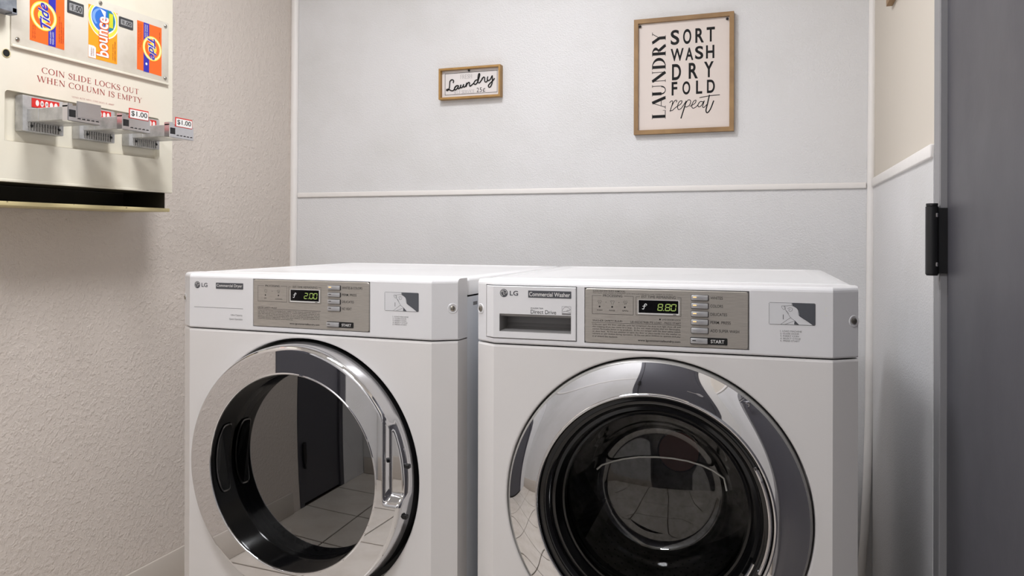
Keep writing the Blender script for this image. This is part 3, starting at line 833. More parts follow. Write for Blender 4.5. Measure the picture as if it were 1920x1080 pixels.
m.stroke([(.1862, .9290), (.1880, .9303), (.1905, .9298), (.1925, .9315)], .0008, -.0026)
m.obj('energy_mark', 'inkgrey', dr, 'small grey square energy mark')
P = panel_common(Wm, .2204, .5079, .8725, .9719)
m = MB()
m.text('SUDS=EXCESS SUDS REMOVAL', (.2350, .2949, .9658, .9690), YP, .004); m.text('Too much soap results in extended cycle time and may leave soap residue on clothes', (.2350, .3790, .9624, .9649), YP)
titled_box(m, .2337, .3093, .9252, .9594, 'PROCESSING', .2539, .2892, .0046)
titled_box(m, .3140, .3940, .9256, .9590, 'EST.TIME REMAINING', .3240, .3842, .0048)
for k_, x in enumerate((.2475, .2712, .2949)): shirt(m, x, .9472, k_)
for x in (.2475, .2707, .2938): m.disc(x, .9390, YP, .0016, n=14)
for x in (.2593, .2830): m.disc(x, .9472, YP, .0006, n=8)
for t, x in (('WASH', .2475), ('RINSE', .2707), ('SPIN', .2945)): m.text(t, (x - .0052, x + .0052, .9312, .9338), YP)
m.disc(.3569, .9191, YP, .0015, n=14); m.text('a=O DOOR LOCK', (.3610, .3935, .9176, .9203), YP)
m.text('WASHER SAFETY RULES', (.2344, .2893, .9118, .9150), YP); m.text('UE=REDISTRIBUTE LOAD - PRESS START', (.3040, .3935, .9110, .9146), YP); m.rect(.2328, .3938, .9094, .9099, YP)
paragraph(m, ['1) Do not open the door until the cycle has completed, the door lock light shuts off, and', 'the rotating drum has come to a stop.  2) Do not wash articles that are flammable,', 'contain flammable fumes or by products.  3) Do not tamper with the door safety switch', 'or door lock.  4) Do not attempt to open the door or place hands into the washer to',
              'retrieve or add clothes during operation.  5) Do not allow children to operate and play', 'in or around the machines.'], .2344, .3930, .8822, .9078)
m.text('www.lgcommerciallaundry.com', (.3176, .3926, .8774, .8824), YP, .012)
for t, z, x1 in (('WHITES', .9600, .4650), ('COLORS', .9457, .4655), ('DELICATES', .9312, .4725), ('PERM. PRESS', .9170, .4785), ('ADD SUPER WASH', .9024, .4928)): m.text(t, (.4442, x1, z - .0025, z + .0025), YP, .004)
m.obj('lettering', 'ink', P, 'dark printed captions')
for (z0, z1), led in zip(((.9554, .9643), (.9411, .9501), (.9267, .9356), (.9124, .9214), (.8976, .9067)), ('ledamber',) * 4 + ('buttonsilver',)): button(Wm, .4115, .4405, z0, z1, led)
start_key(Wm, .4106, .4405, .4731, .8785, .8892)
display(Wm, .3188, .3892, .9302, .9530, '880')

# door of the washer: conical chrome ring, black gasket ring, clear bowl
WD = MB().lathe([(.2655, -.006)] + [(.2655 - .0525 * k / 12, -.006 - .0118 * k / 12 - .0016 * math.sin(PI * k / 12)) for k in range(1, 13)], CXM, WZ, 200).obj('door', 'chrome', Wm, 'polished chrome ring door', angle=50)
MB().lathe([(.2700, .044), (.2700, .001), (.2690, -.003), (.2670, -.0055), (.2655, -.006)], CXM, WZ, 160).obj('outer_rim', 'rimgrey', WD, 'satin grey outer rim')
MB().lathe([(.2130, -.0178), (.2122, -.0205), (.2100, -.0215), (.2078, -.0205), (.2070, -.0175)], CXM, WZ, 160).obj('inner_bead', 'chrome', WD, 'thin bright inner bead', angle=60)
MB().lathe([(.2070, -.0175), (.2062, -.012), (.2035, -.0105), (.2000, -.0125), (.1930, -.011), (.1880, -.004), (.1850, .002), (.1790, .001), (.1755, .010), (.170, .022), (.166, .022)], CXM, WZ, 160).obj('gasket_ring', 'blackgloss', WD, 'glossy black ring around the bowl', angle=60)
bowl = [(.1665, .020), (.163, .032), (.158, .040), (.1555, .052), (.150, .060), (.147, .075), (.141, .084), (.137, .100), (.130, .112), (.122, .124), (.116, .1285), (.110, .1305), (.102, .1308), (.09, .1295), (.07, .1268), (.05, .1248), (.025, .1232), (.0001, .1228)]
MB().lathe(bowl, CXM, WZ, 128).obj('glass', 'bowlglass', WD, 'clear moulded glass bowl', flip=True, angle=70)
gm = MB()  # thin pale bead stands in for a reflection edge on the glass
gm.tube([(.2204, .114, .6045), (.2300, .117, .613), (.2500, .1215, .6205), (.2718, .1225, .6275), (.3030, .1215, .6345), (.3347, .1208, .6375), (.3660, .1208, .6378), (.3961, .1212, .6350), (.4220, .1222, .6290), (.4441, .1210, .6210), (.4640, .115, .610), (.4690, .112, .588)], .0017, 8)
gm.obj('reflection_line', 'residue', WD, 'pale curved line painting a reflection across the bowl')
hb = MB()
hp = [(CXM + .2015 * math.cos(math.radians(a)), -.0165, WZ + .2015 * math.sin(math.radians(a))) for a in range(-27, 32, 3)]
hp[0] = (hp[0][0] - .004, .004, hp[0][2]); hp[-1] = (hp[-1][0] - .004, .004, hp[-1][2])
hb.tube(hp, .0036, 10); hb.obj('grip', 'chromesoft', WD, 'slim curved bright grip inside the ring')
lb = MB().tube([(CXM + .188 * math.cos(math.radians(a)), -.008, WZ + .188 * math.sin(math.radians(a))) for a in (-32, -30, -28, -26, -24, -22)], .0034, 10)
lb.obj('latch', 'chromesoft', WD)
# drum
dm = MB().lathe([(.168, .05), (.185, .075), (.20, .09), (.24, .10), (.24, .40), (.225, .42), (.10, .405), (.0001, .40)], CXM, WZ, 96).obj('drum', 'drumsteel', Wm, 'perforated steel drum')
MB().lathe([(.172, .024), (.180, .03), (.19, .05), (.180, .08), (.168, .075), (.165, .05)], CXM, WZ, 96).obj('door_gasket', 'blackrubber', Wm)
h = MB(); h.lathe([(.047, .400), (.047, .392), (.044, .389), (.041, .391), (.0001, .391)], CXM + .012, WZ + .001, 48); h.obj('hub', 'hub', dm, 'reddish round hub at the back of the drum')
MB().lathe([(.0475, .395), (.0475, .389), (.0445, .3875), (.0435, .390)], CXM + .012, WZ + .001, 48).obj('hub_ring', 'chromesoft', dm)
for a in (90, 210, 330):
    l = MB(); ar = math.radians(a + 12); cs, sn = math.cos(ar), math.sin(ar)
    for (r0, r1, wv, y0, y1) in ((.19, .241, .022, .13, .38),):
        pts = []
        for y in (y0, y1):
            for (rr_, ww) in ((.241, -.03), (.19, -.012), (.19, .012), (.241, .03)): pts.append((CXM + rr_ * cs - ww * sn, y, WZ + rr_ * sn + ww * cs))
        l.add(pts, [(0, 1, 2, 3), (7, 6, 5, 4), (0, 4, 5, 1), (1, 5, 6, 2), (2, 6, 7, 3)])
    l.obj('lifter', 'drumsteel', dm)
pf = MB()
for a in range(228, 314, 6):
    for j, y in enumerate([.15 + .02 * q for q in range(12)]):
        ar = math.radians(a + (3 if j % 2 else 0)); cs, sn = math.cos(ar), math.sin(ar); rr_ = .2392
        c = Vector((CXM + rr_ * cs, y, WZ + rr_ * sn)); tx = Vector((-sn, 0, cs)); ty = Vector((0, 1, 0))
        pf.add([(c + .0022 * (math.cos(k * PI / 3) * tx + math.sin(k * PI / 3) * ty))[:] for k in range(6)], [tuple(range(6))])
o = pf.obj('perforations', 'hole', dm); o['kind'] = 'stuff'

# ------------------------------------------------------------------ signs on the back wall
def frame_obj(parent, x0, x1, z0, z1, t, y0, y1, mt):
    """four mitred rails as one frame each its own part"""
    for nm, q in (('frame_rail', [(x0, z1), (x0 + t, z1 - t), (x1 - t, z1 - t), (x1, z1)]), ('frame_rail', [(x0, z0), (x1, z0), (x1 - t, z0 + t), (x0 + t, z0 + t)]),
                  ('frame_rail', [(x0, z0), (x0 + t, z0 + t), (x0 + t, z1 - t), (x0, z1)]), ('frame_rail', [(x1, z0), (x1, z1), (x1 - t, z1 - t), (x1 - t, z0 + t)])):
        MB().prism(q, y0, y1).obj(nm, mt, parent)
SX, SZ = -1.0055, 1.5460
s1 = thing('wall_sign', 'small wide framed sign in pale wood with black script, hung on the white wall', 'sign', (SX, YB, SZ), 0, 'framed laundry signs')
X = lambda x: x - SX
Z = lambda z: z - SZ
frame_obj(s1, X(-1.1208), X(-.8902), 0, Z(1.6550), .0068, -.027, -.0008, 'woodlight')
MB().box(X(-1.1145), X(-.8965), -.0105, -.002, .0062, Z(1.6490)).obj('backing', 'signwhite', s1, 'white printed board')
yS = -.0107
m = MB().frame(X(-1.1035), X(-.9063), Z(1.5628), Z(1.6392), .0015, yS).obj('border_line', 'signink', s1)
MB().serif('FRESH', (X(-1.0445), X(-1.0008), Z(1.6170), Z(1.6318)), yS, wt=.6).obj('lettering', 'signgrey', s1)
MB().serif('SELF SERVICE', (X(-1.0692), X(-.9918), Z(1.5652), Z(1.5775)), yS, wt=.6).obj('lettering', 'signgrey', s1)
MB().serif('25', (X(-.9829), X(-.9632), Z(1.5672), Z(1.5826)), yS).obj('lettering', 'signink', s1)
m = MB().text('c', (X(-.9598), X(-.9510), Z(1.5675), Z(1.5790)), yS); m.stroke([(X(-.9515), Z(1.5815)), (X(-.9590), Z(1.5650))], .0008, yS - .0001, curve=False); m.obj('lettering', 'signink', s1)
LA = [[[-1.0716, 1.6051], [-1.0693, 1.6123], [-1.0761, 1.6164], [-1.0834, 1.6111], [-1.0847, 1.5996], [-1.0861, 1.5872], [-1.0908, 1.5802], [-1.0961, 1.5794], [-1.0956, 1.5832], [-1.0897, 1.5838], [-1.0806, 1.5793], [-1.0733, 1.5776], [-1.0674, 1.5815], [-1.0636, 1.589], [-1.0568, 1.5944], [-1.0507, 1.5938]], [[-1.0507, 1.5938], [-1.058, 1.5944], [-1.0643, 1.5896], [-1.0665, 1.5833], [-1.0634, 1.5796], [-1.0575, 1.583], [-1.0525, 1.5897], [-1.0507, 1.5934], [-1.053, 1.5868], [-1.0507, 1.583], [-1.0455, 1.5864], [-1.0413, 1.5969]], [[-1.0413, 1.5969], [-1.0437, 1.5898], [-1.041, 1.5855], [-1.0354, 1.5893], [-1.0309, 1.5978], [-1.0327, 1.5912], [-1.0298, 1.5875], [-1.0238, 1.5917], [-1.0197, 1.6018], [-1.0213, 1.5936], [-1.022, 1.5885]], [[-1.0215, 1.5905], [-1.0186, 1.5976], [-1.013, 1.6029], [-1.009, 1.6012], [-1.0097, 1.594], [-1.0074, 1.5897], [-1.0007, 1.5934], [-0.9919, 1.6001]], [[-0.9786, 1.6096], [-0.9859, 1.609], [-0.9916, 1.6021], [-0.9916, 1.5963], [-0.9863, 1.5946], [-0.9796, 1.6014], [-0.9748, 1.6135], [-0.9708, 1.6266], [-0.9726, 1.6315], [-0.9762, 1.6259], [-0.9779, 1.6116], [-0.977, 1.6012], [-0.9719, 1.5992], [-0.9664, 1.6057], [-0.9609, 1.6126]], [[-0.9637, 1.6117], [-0.9587, 1.6165], [-0.9554, 1.618], [-0.9525, 1.6151], [-0.9531, 1.6069], [-0.9509, 1.601], [-0.9454, 1.6013], [-0.941, 1.6082]], [[-0.9406, 1.6191], [-0.9432, 1.6104], [-0.9395, 1.605], [-0.9323, 1.6082], [-0.9251, 1.6209]], [[-0.9246, 1.6215], [-0.9242, 1.6081], [-0.9257, 1.5939], [-0.9307, 1.5835], [-0.9372, 1.5819], [-0.9386, 1.5881], [-0.9311, 1.5963], [-0.9224, 1.6035], [-0.9159, 1.6113]]]
m = MB()
for st in LA:
    q = [(X(a), -.0125, Z(b)) for a, b in st]
    out = []
    P_ = [q[0]] + q + [q[-1]]
    for i in range(1, len(P_) - 2):
        for k_ in range(5):
            t = k_ / 5
            out.append(tuple(.5 * (2 * P_[i][d] + (P_[i + 1][d] - P_[i - 1][d]) * t + (2 * P_[i - 1][d] - 5 * P_[i][d] + 4 * P_[i + 1][d] - P_[i + 2][d]) * t * t + (3 * P_[i][d] - P_[i - 1][d] - 3 * P_[i + 1][d] + P_[i + 2][d]) * t ** 3) for d in range(3)))
    m.tube(out + [q[-1]], .0018, 8)
m.obj('script_lettering', 'signink', s1, 'raised black script lettering')
MB().lathe([(.0001, -.0185), (.003, -.0175), (.0038, -.0145), (.003, -.0105)], X(-1.0109), Z(1.6440), 14).obj('hanging_pin', 'blackmetal', s1)

BX_, BZ_ = -.2765, 1.3955
s2 = thing('wall_sign', 'tall framed sign in brown wood with bold black words on cream board', 'sign', (BX_, YB, BZ_), 0, 'framed laundry signs')
X = lambda x: x - BX_
Z = lambda z: z - BZ_
frame_obj(s2, X(-.4325), X(-.1213), 0, Z(1.7672), .0135, -.020, -.0008, 'wooddark')
MB().box(X(-.4200), X(-.1335), -.0105, -.002, .012, Z(1.7545)).obj('backing', 'signcream', s2, 'cream printed board')
m = MB().serif('LAUNDRY', (X(-.3767), X(-.3300), Z(1.4440), Z(1.7235)), yS, rot=90, wt=1.7)
for t, a, b, c, d_ in (('S', -.3163, -.2892, 1.6781, 1.7261), ('O', -.2774, -.2518, 1.6780, 1.7258), ('R', -.2393, -.2127, 1.6792, 1.7254), ('T', -.2044, -.1792, 1.6800, 1.7259),
                      ('W', -.3162, -.2753, 1.6260, 1.6663), ('A', -.2702, -.2454, 1.6260, 1.6663), ('S', -.2400, -.2146, 1.6270, 1.6688), ('H', -.2063, -.1807, 1.6273, 1.6690),
                      ('D', -.3119, -.2835, 1.5655, 1.6169), ('R', -.2597, -.2309, 1.5669, 1.6173), ('Y', -.2123, -.1826, 1.5680, 1.6178), ('F', -.3130, -.2951, 1.5170, 1.5602), ('O', -.2791, -.2547, 1.5175, 1.5598), ('L', -.2368, -.2176, 1.5177, 1.5600), ('D', -.2032, -.1789, 1.5182, 1.5604)):
    m.text(t, (X(a), X(b), Z(c), Z(d_)), yS, .024)
RE = [[[-0.3189, 1.4950], [-0.3135, 1.4995], [-0.3098, 1.4985], [-0.3112, 1.4880], [-0.3150, 1.4750], [-0.3172, 1.4665]], [[-0.3158, 1.4740], [-0.3100, 1.4880], [-0.3040, 1.4985], [-0.2990, 1.5015], [-0.2966, 1.4990], [-0.2980, 1.4955]], [[-0.3180, 1.4690], [-0.3110, 1.4690], [-0.3030, 1.4760], [-0.2962, 1.4808]], [[-0.2962, 1.4808], [-0.2832, 1.4894], [-0.2807, 1.4982], [-0.2882, 1.4961], [-0.2941, 1.4828], [-0.2915, 1.4712], [-0.2824, 1.4749], [-0.2732, 1.488], [-0.2674, 1.4962]], [[-0.2674, 1.4962], [-0.2732, 1.4753], [-0.2831, 1.4436]], [[-0.2707, 1.4858], [-0.2608, 1.5001], [-0.2533, 1.4963], [-0.2566, 1.4838], [-0.2665, 1.4779], [-0.2715, 1.4807]], [[-0.2553, 1.4795], [-0.2401, 1.4884], [-0.2368, 1.4979], [-0.2438, 1.4949], [-0.25, 1.4817], [-0.2458, 1.473], [-0.2347, 1.4784], [-0.2265, 1.4897]], [[-0.2146, 1.4912], [-0.2236, 1.4929], [-0.2302, 1.484], [-0.2285, 1.4764], [-0.2203, 1.4801], [-0.2113, 1.4948], [-0.2162, 1.4774], [-0.2121, 1.4738], [-0.2039, 1.4822]], [[-0.1958, 1.5112], [-0.2015, 1.4842], [-0.2059, 1.4642], [-0.2014, 1.4564], [-0.1917, 1.469], [-0.1828, 1.4924]], [[-0.2253, 1.5053], [-0.1958, 1.5095], [-0.1646, 1.511]]]
for k_, st in enumerate(RE): m.stroke([(X(a), Z(b)) for a, b in st], .0038 if k_ in (4, 8) else .0024, yS - .0001 * (k_ % 2))
m.obj('lettering', 'signink', s2, 'bold black lettering')
for x, z in ((-.4135, 1.7450), (-.1420, 1.7462)): MB().lathe([(.0001, -.0185), (.003, -.0175), (.0042, -.0145), (.003, -.0105)], X(x), Z(z), 14).obj('hanging_pin', 'blackmetal', s2)

# sign on the right wall, only its lower corner reaches into view
s3 = thing('wall_sign', 'wooden framed sign on the beige right wall, cut off at the top edge', 'sign', (XR, 2.1153, 1.6455), -PI / 2, 'framed laundry signs')
frame_obj(s3, 0, .30, 0, .38, .0135, -.0150, -.0008, 'wooddark')
MB().box(.012, .288, -.008, -.002, .012, .368).obj('backing', 'signcream', s3)

# ------------------------------------------------------------------ vending machine on the left wall
VF = -1.595
VY, VZ = 1.17, 1.1318
V = thing('vending_machine', 'ivory metal detergent vending machine with three coin slides on the beige wall', 'vending machine', (VF, VY, VZ), PI / 2)
X = lambda x: x - VY
Z = lambda z: z - VZ
dp = VF - XL - .0008
xr, zt_ = X(1.7085), Z(1.93)
sl = (X(1.2169), X(1.6610), Z(1.2750), Z(1.3862))
m = MB()
xs = [0, sl[0], sl[1], xr]; zs = [Z(1.1862), sl[2], sl[3], zt_]
for i in range(3):
    for j in range(3):
        if i == 1 and j == 1: continue
        m.rect(xs[i], xs[i + 1], zs[j], zs[j + 1], 0)
for x in (0, xr): m.add([(x, 0, zs[0]), (x, dp, zs[0]), (x, dp, zt_), (x, 0, zt_)], [(0, 1, 2, 3)])
m.add([(0, 0, zt_), (xr, 0, zt_), (xr, dp, zt_), (0, dp, zt_)], [(0, 1, 2, 3)])
m.add([(0, dp, zs[0]), (xr, dp, zs[0]), (xr, dp, zt_), (0, dp, zt_)], [(0, 1, 2, 3)])
# folded lower edge of the door sheet
m.bbox(0, xr, -.0015, .006, zs[0] - .002, zs[0] + .004, .001, 1)
cab = m.obj('cabinet', 'ivory', V)
# rounded recess for the slides
r_ = MB(); P0 = rrect(*sl, .009, 5); P1 = rrect(sl[0] + .001, sl[1] - .001, sl[2] + .001, sl[3] - .001, .008, 5); n = len(P0)
r_.add([(a, -.0004, b) for a, b in P0] + [(a, .013, b) for a, b in P1], [(i, (i + 1) % n, n + (i + 1) % n, n + i) for i in range(n)] + [tuple(n + i for i in range(n))], False)
for cx, cz, sx, sz in ((sl[0], sl[2], 1, 1), (sl[1], sl[2], -1, 1), (sl[1], sl[3], -1, -1), (sl[0], sl[3], 1, -1)):
    r_.flat([(cx, cz)] + [(cx + sx * .009 * (1 - math.cos(a)), cz + sz * .009 * (1 - math.sin(a))) for a in [PI / 2 * k / 5 for k in range(6)]], -.0003)
r_.obj('slide_recess', 'ivory', cab)
# dispensing tray below
t = MB(); tx0, tx1 = X(1.18), X(1.6835)
t.add([(tx0, .002, Z(1.184)), (tx0, dp, Z(1.184)), (tx0, dp, Z(1.142)), (tx0, .002, Z(1.142))], [(0, 1, 2, 3)]); t.box(tx1, tx1 + .002, .004, dp, Z(1.136), Z(1.186))
t.add([(tx0, dp - .001, Z(1.142)), (tx1, dp - .001, Z(1.142)), (tx1, dp - .001, Z(1.184)), (tx0, dp - .001, Z(1.184))], [(0, 1, 2, 3)])
t.add([(tx0, .004, Z(1.1845)), (tx1, .004, Z(1.1845)), (tx1, dp, Z(1.1845)), (tx0, dp, Z(1.1845))], [(0, 1, 2, 3)])
tr_ = t.obj('dispensing_tray', 'trayinside', V, 'dark open dispensing tray')
MB().bbox(0, X(1.6990), .0, dp - .001, 0, Z(1.1372), .0015, 2).obj('tray_floor', 'ivoryworn', tr_, 'chipped cream tray floor')
MB().bbox(0, X(1.6990), -.001, .004, .0002, Z(1.1415), .0012, 2).obj('tray_lip', 'ivoryworn', tr_, 'chipped cream front lip')
# display plate with sample cards
pl = MB().bbox(X(1.2290), X(1.6900), -.0035, .0, Z(1.4845), Z(1.6550), .0012, 2).obj('display_plate', 'ivoryplate', V, 'clear covered display plate')
MB().bbox(X(1.2290), X(1.6900), -.0075, -.001, Z(1.4825), Z(1.4885), .0015, 2).obj('ledge', 'ivory', pl)
for x, z in ((1.2433, 1.5017), (1.4634, 1.6459), (1.6777, 1.6437), (1.6770, 1.5000)):
    MB().lathe([(.0001, -.0075), (.003, -.0072), (.0048, -.0055), (.005, -.0034)], X(x), Z(z), 16).obj('screw', 'screw', pl)
def layer(card, nm, mt, y, fn):
    q = MB(); fn(q, y); return q.obj(nm, mt, card)
def detergent_card(x0, x1, z0, z1, cx, cz, R, up, bands):
    y = -.0040
    c = MB().prism([(X(x0), Z(z0 + .002)), (X(x1), Z(z0 - .001)), (X(x1), Z(z1)), (X(x0), Z(z1))], y, y + .0006).obj('sample_card', 'tideorange', V, 'orange detergent packet front with a blue band and yellow ring')
    layer(c, 'blue_band', 'tideblue', y - .0002, lambda q, yy: q.rect(X(bands[0]), X(bands[1]), Z(z0 + .0002), Z(z1), yy))
    def rg(q, yy): q.disc(X(cx), Z(cz), yy, R, n=40)
    layer(c, 'ring_outer', 'tideyellow', y - .0004, rg)
    layer(c, 'ring_pale', 'tidepale', y - .0005, lambda q, yy: q.ring(X(cx), Z(cz), yy, R * .93, R * .93, R * .82, R * .82))
    layer(c, 'ring_core', 'tideorange', y - .0006, lambda q, yy: q.disc(X(cx), Z(cz), yy, R * .76, n=36))
    layer(c, 'ring_spot', 'tideyellow', y - .0007, lambda q, yy: q.disc(X(cx), Z(cz), yy, R * .46, n=28))
    s_ = 1 if up else -1
    # word runs bottom to top (up) or top to bottom, a little slanted
    def word(q, yy, grow):
        pts, fs = glyph_mesh('Tide', .02 + grow)
        us = [p[0] for p in pts]; vs = [p[1] for p in pts]; a, b = min(us), max(us); c0, c1 = 0., max(vs)
        for_ = []
        for p in pts:
            u = ((p[0] - a) / (b - a) - .5) * 1.82 * R; v = ((p[1] - c0) / (c1 - c0) - .5) * .78 * R
            uu = u + v * .25; vv = v + u * .16
            for_.append((X(cx) - s_ * vv, yy, Z(cz) + s_ * uu))
        q.add(for_, fs)
    layer(c, 'word_outline', 'cardwhite', y - .0009, lambda q, yy: word(q, yy, .035))
    layer(c, 'word', 'tideblue', y - .0011, lambda q, yy: word(q, yy, .0))
    def small(q, yy):
        a, b = (bands[1], x1) if up else (x0, bands[0])
        for k_ in range(3):
            xx = a + (b - a) * (.35 + .22 * k_) if up else a + (b - a) * (.14 + .24 * k_)
            zz0, zz1 = (z0 + .012, z0 + .075 - .012 * k_) if up else (z1 - .078 + .008 * k_, z1 - .006)
            q.text('STAIN REMOVER  FOR WHITES AND COLORS', (X(xx), X(xx + .0032), Z(zz0), Z(zz1)), yy, rot=90 if up else -90)
        if up:
            for k_ in range(2): q.text('NET WT 1.6 OZ', (X(x0 + .006 + .005 * k_), X(x0 + .009 + .005 * k_), Z(z0 + .008), Z(z0 + .038)), yy, rot=90)
        else:
            q.text('NET WT 1.6 OZ', (X(x1 - .009), X(x1 - .006), Z(z1 - .05), Z(z1 - .014)), yy, rot=-90)
    layer(c, 'small_print', 'tidebrown', y - .0003, small)
    def onblue(q, yy):
        for k_ in range(2):
            xx = bands[0] + .0035 + .0065 * k_
            if up: q.text('POWDER LAUNDRY', (X(xx), X(xx + .004), Z(z0 + .005), Z(z0 + .034)), yy, rot=90)
            else: q.text('ORIGINAL SCENT', (X(xx), X(xx + .004), Z(z1 - .04), Z(z1 - .004)), yy, rot=-90)
        if not up: q.disc(X((bands[0] + bands[1]) / 2), Z(z0 + .022), yy, .0035, n=14)
    layer(c, 'band_print', 'cardwhite', y - .0004, onblue)
detergent_card(1.2730, 1.3615, 1.5060, 1.6370, 1.3075, 1.5705, .0335, True, (1.3195, 1.3385))
detergent_card(1.5795, 1.6640, 1.5035, 1.6345, 1.6305, 1.5705, .0330, False, (1.6010, 1.6202))
y = -.0040
bx0, bx1, bz0, bz1 = 1.4285, 1.5148, 1.5035, 1.6340
bc = MB().prism([(X(bx0), Z(bz0)), (X(bx1), Z(bz0)), (X(bx1), Z(bz1)), (X(bx0), Z(bz1))], y, y + .0006).obj('sample_card', 'bounceorange', V, 'orange and yellow dryer sheet packet front with a blue oval')
def clip(q, cx, cz, rx, rz, yy, tilt=0., n=64):
    pts = []
    for i in range(n):
        a = 2 * PI * i / n
        px = cx + rx * math.cos(a) * math.cos(tilt) - rz * math.sin(a) * math.sin(tilt); pz = cz + rx * math.cos(a) * math.sin(tilt) + rz * math.sin(a) * math.cos(tilt)
        pts.append((X(min(max(px, bx0), bx1)), Z(min(max(pz, bz0), bz1))))
    q.flat(pts, yy)
layer(bc, 'pale_sweep', 'cardwhite', y - .0002, lambda q, yy: clip(q, 1.4735, 1.6060, .0465, .0465, yy))
layer(bc, 'yellow_sweep', 'tideyellow', y - .0003, lambda q, yy: clip(q, 1.4730, 1.6065, .0445, .0440, yy))
layer(bc, 'white_oval', 'cardwhite', y - .0004, lambda q, yy: clip(q, 1.4725, 1.6080, .0385, .0365, yy))
layer(bc, 'blue_oval', 'bounceblue', y - .0005, lambda q, yy: clip(q, 1.4725, 1.6085, .0355, .0335, yy))
layer(bc, 'light_oval', 'bouncelight', y - .0006, lambda q, yy: q.ring(X(1.4725), Z(1.6085), yy, .0340, .0252, .0255, .0225, 30, PI * .6, PI * 1.25))
layer(bc, 'teal_field', 'bounceteal', y - .0007, lambda q, yy: q.flat([(X(a), Z(b)) for a, b in ((1.4840, 1.6330), (1.5020, 1.6290), (1.5075, 1.6100), (1.5020, 1.5880), (1.4880, 1.5800))], yy))
layer(bc, 'white_sheet', 'cardwhite', y - .0007, lambda q, yy: q.flat([(X(a), Z(b)) for a, b in ((1.4620, 1.6320), (1.4790, 1.6280), (1.4780, 1.6150), (1.4800, 1.5950), (1.4760, 1.5950), (1.4740, 1.6150))], yy))
layer(bc, 'lime_label', 'bouncelime', y - .0009, lambda q, yy: q.prism(rrect(X(1.4890), X(1.5010), Z(1.5915), Z(1.6270), .001, 2), yy, yy + .0001))
layer(bc, 'corner_label', 'cardwhite', y - .0003, lambda q, yy: q.flat([(X(a), Z(b)) for a, b in ((1.4285, 1.5045), (1.4500, 1.5045), (1.4500, 1.5310), (1.4440, 1.5345), (1.4285, 1.5345))], yy))
def bword(q, yy, grow):
    pts, fs = glyph_mesh('bounce', .02 + grow)
    us = [p[0] for p in pts]; vs = [p[1] for p in pts]; a, b = min(us), max(us); c0, c1 = 0., max(vs)
    q.add([(X(1.4720 - ((p[1] - c0) / (c1 - c0) - .42) * .036 - .004 * math.sin(((p[0] - a) / (b - a)) * PI)), yy, Z(1.5130 + (p[0] - a) / (b - a) * .1010)) for p in pts], fs)
layer(bc, 'word_outline', 'tideorange', y - .0010, lambda q, yy: bword(q, yy, .055))
layer(bc, 'word', 'cardwhite', y - .0012, lambda q, yy: bword(q, yy, .0))
def bsm(q, yy):
    q.text('DRYER SHEETS', (X(1.5000), X(1.5028), Z(1.512), Z(1.552)), yy, rot=90); q.text('2 SHEETS FABRIC SOFTENER', (X(1.5060), X(1.5100), Z(1.508), Z(1.560)), yy, rot=90)
    q.text('FRESH', (X(1.4350), X(1.4392), Z(1.509), Z(1.528)), yy, rot=90); q.text('OUTDOOR', (X(1.4410), X(1.4445), Z(1.509), Z(1.528)), yy, rot=90)
layer(bc, 'small_print', 'tidebrown', y - .0005, bsm)
for x0, x1, z0, z1 in ((1.3690, 1.4145, 1.5970, 1.6270), (1.5203, 1.5654, 1.6033, 1.6288)):
    p = MB().prism(rrect(X(x0), X(x1), Z(z0), Z(z1), .002, 3), -.0048, -.003).obj('price_tag', 'pricedark', V, 'grey price label in a dark surround')
    MB().prism(rrect(X(x0 + .005), X(x1 - .004), Z(z0 + .006), Z(z1 - .006), .001, 2), -.0051, -.0046).obj('price_field', 'pricegrey', p)
    q = MB().text('1.00', (X(x0 + .013), X(x1 - .0065), Z(z0 + .0078), Z(z1 - .0078)), -.0053, .018); q.text('$', (X(x0 + .0085), X(x0 + .0118), Z(z1 - .0165), Z(z1 - .0085)), -.0053); q.obj('lettering', 'ink', p)
# lettering on the cabinet
m = MB().serif('COIN SLIDE LOCKS OUT', (X(1.3059), X(1.5885), Z(1.4395), Z(1.4540)), -.0003); m.serif('WHEN COLUMN IS EMPTY', (X(1.2934), X(1.6002), Z(1.4180), Z(1.4325)), -.0003)
m.serif('VEND RITE MFG. CHICAGO, IL 60607', (X(1.3852), X(1.5088), Z(1.3968), Z(1.4010)), -.0003, wt=.7)
m.obj('lettering', 'redprint', V, 'dark red serif lettering')
# lock hole
h = MB().lathe([(.0098, -.0012), (.0088, -.0016), (.0080, -.0008), (.0080, .0)], X(1.2200), Z(1.4660), 24).obj('lock_hole', 'ivoryworn', V)
MB().disc(X(1.2200), Z(1.4660), -.0006, .0080, n=24).obj('lock_hole_dark', 'hole', h)
# zinc lock box at the upper left
m = MB().bbox(X(1.1500), X(1.2192), -.034, -.0005, Z(1.5487), Z(1.640), .0015, 1); m.bbox(X(1.2080), X(1.2200), -.034, -.012, Z(1.546), Z(1.5600), .001, 1)
m.obj('lock_box', 'zinc', V, 'grey zinc lock box')
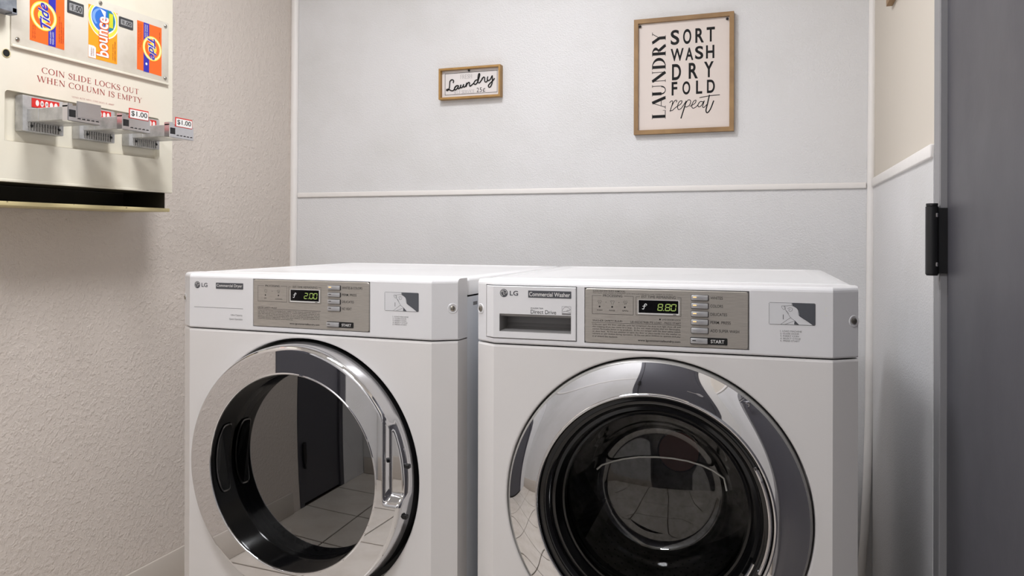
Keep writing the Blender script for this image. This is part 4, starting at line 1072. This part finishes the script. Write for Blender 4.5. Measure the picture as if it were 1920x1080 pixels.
# three coin slides
for k_, x0 in enumerate((1.2500, 1.3970, 1.5460)):
    yb = .0125; x1 = x0 + .104
    g = MB().bbox(X(x0), X(x1), -.012, yb, Z(1.2995), Z(1.3800), .002, 2).obj('coin_slide', 'castmetal', V, 'cast metal coin slide')
    q = MB()
    for a in range(12):
        xx = x0 + .014 + a * .0068; q.bbox(X(xx), X(xx + .004), -.0145, -.0118, Z(1.3015), Z(1.3215), .0006, 1)
    q.bbox(X(x0 + .012), X(x1 - .006), -.0148, -.0118, Z(1.3105), Z(1.3120), .0004, 1)
    q.obj('rib_grid', 'ribmetal', g)
    for xx in (x0 + .020, x1 - .014): MB().lathe([(.0001, -.017), (.0025, -.0165), (.0035, -.0140)], X(xx), Z(1.3125), 12).obj('rivet', 'blackmetal', g)
    MB().bbox(X(x0 + .021), X(x1 - .013), -.0132, -.0118, Z(1.3555), Z(1.3765), .0004, 1).obj('coin_card', 'cardred', g, 'red card with five white coin ovals')
    for a in range(5): MB().disc(X(x0 + .0345 + a * .0118), Z(1.3662), -.0134, .0044, .0068, 20).obj('coin_oval', 'cardwhite', g)
    q = MB()
    for a in (1, 2): q.text('25', (X(x0 + .0345 + a * .0118 - .0028), X(x0 + .0345 + a * .0118 + .0028), Z(1.3637), Z(1.3687)), -.0136, .02)
    for a in range(5): q.rect(X(x0 + .0345 + a * .0118 - .0011), X(x0 + .0345 + a * .0118 + .0011), Z(1.3515), Z(1.3565), -.0134)
    q.obj('coin_marks', 'ink', g)
    # sliding tongue: side cheeks, floor and a red strip in the coin wells
    q = MB(); ta, tb = X(x0 + .012), X(x0 + .092)
    q.bbox(ta, tb, -.118, -.010, Z(1.3200), Z(1.3460), .0012, 1); q.bbox(ta - .0008, ta + .010, -.1175, -.010, Z(1.3206), Z(1.3500), .001, 1); q.bbox(ta - .0018, ta + .001, -.046, -.042, Z(1.3205), Z(1.3495), .0004, 1)
    q.obj('slide_tongue', 'castmetal', g)
    MB().box(ta + .014, tb - .01, -.112, -.014, Z(1.3460), Z(1.3468)).obj('red_strip', 'cardred', g)
    e = MB(); ea, eb = X(x0 + .010), X(x0 + .096)
    e.bbox(ea, eb, -.1335, -.116, Z(1.3180), Z(1.3530), .0012, 1); e.bbox(ea, ea + .012, -.1338, -.116, Z(1.3480), Z(1.3570), .0008, 1)
    e.obj('slide_end', 'chromesoft', g, 'bright end block')
    q = MB(); q.box(ea + .003, ea + .019, -.1342, -.133, Z(1.3270), Z(1.3430))
    for a in range(5): q.flat([(ea + .024 + a * .012, Z(1.3245)), (ea + .033 + a * .012, Z(1.3245)), (ea + .031 + a * .012, Z(1.3272)), (ea + .0255 + a * .012, Z(1.3266))], -.1341)
    q.obj('latch_marks', 'blackmetal', g)
    if k_ == 0:
        MB().bbox(ea + .022, eb, -.1348, -.1325, Z(1.3245 + .0035), Z(1.3640), .0006, 1).obj('blank_tag', 'chromesoft', g, 'bare bright tag plate')
    else:
        MB().bbox(ea + .019, ea + .079, -.1352, -.1330, Z(1.3475), Z(1.3720), .0006, 1).obj('slide_price_tag', 'cardred', g, 'red edged price tag')
        MB().prism(rrect(ea + .021, ea + .077, Z(1.3492), Z(1.3690), .0015, 2), -.1355, -.135).obj('tag_field', 'cardwhite', g)
        MB().text('$1.00', (ea + .0245, ea + .0735, Z(1.3525), Z(1.3662)), -.1358, .010).obj('tag_lettering', 'ink', g)
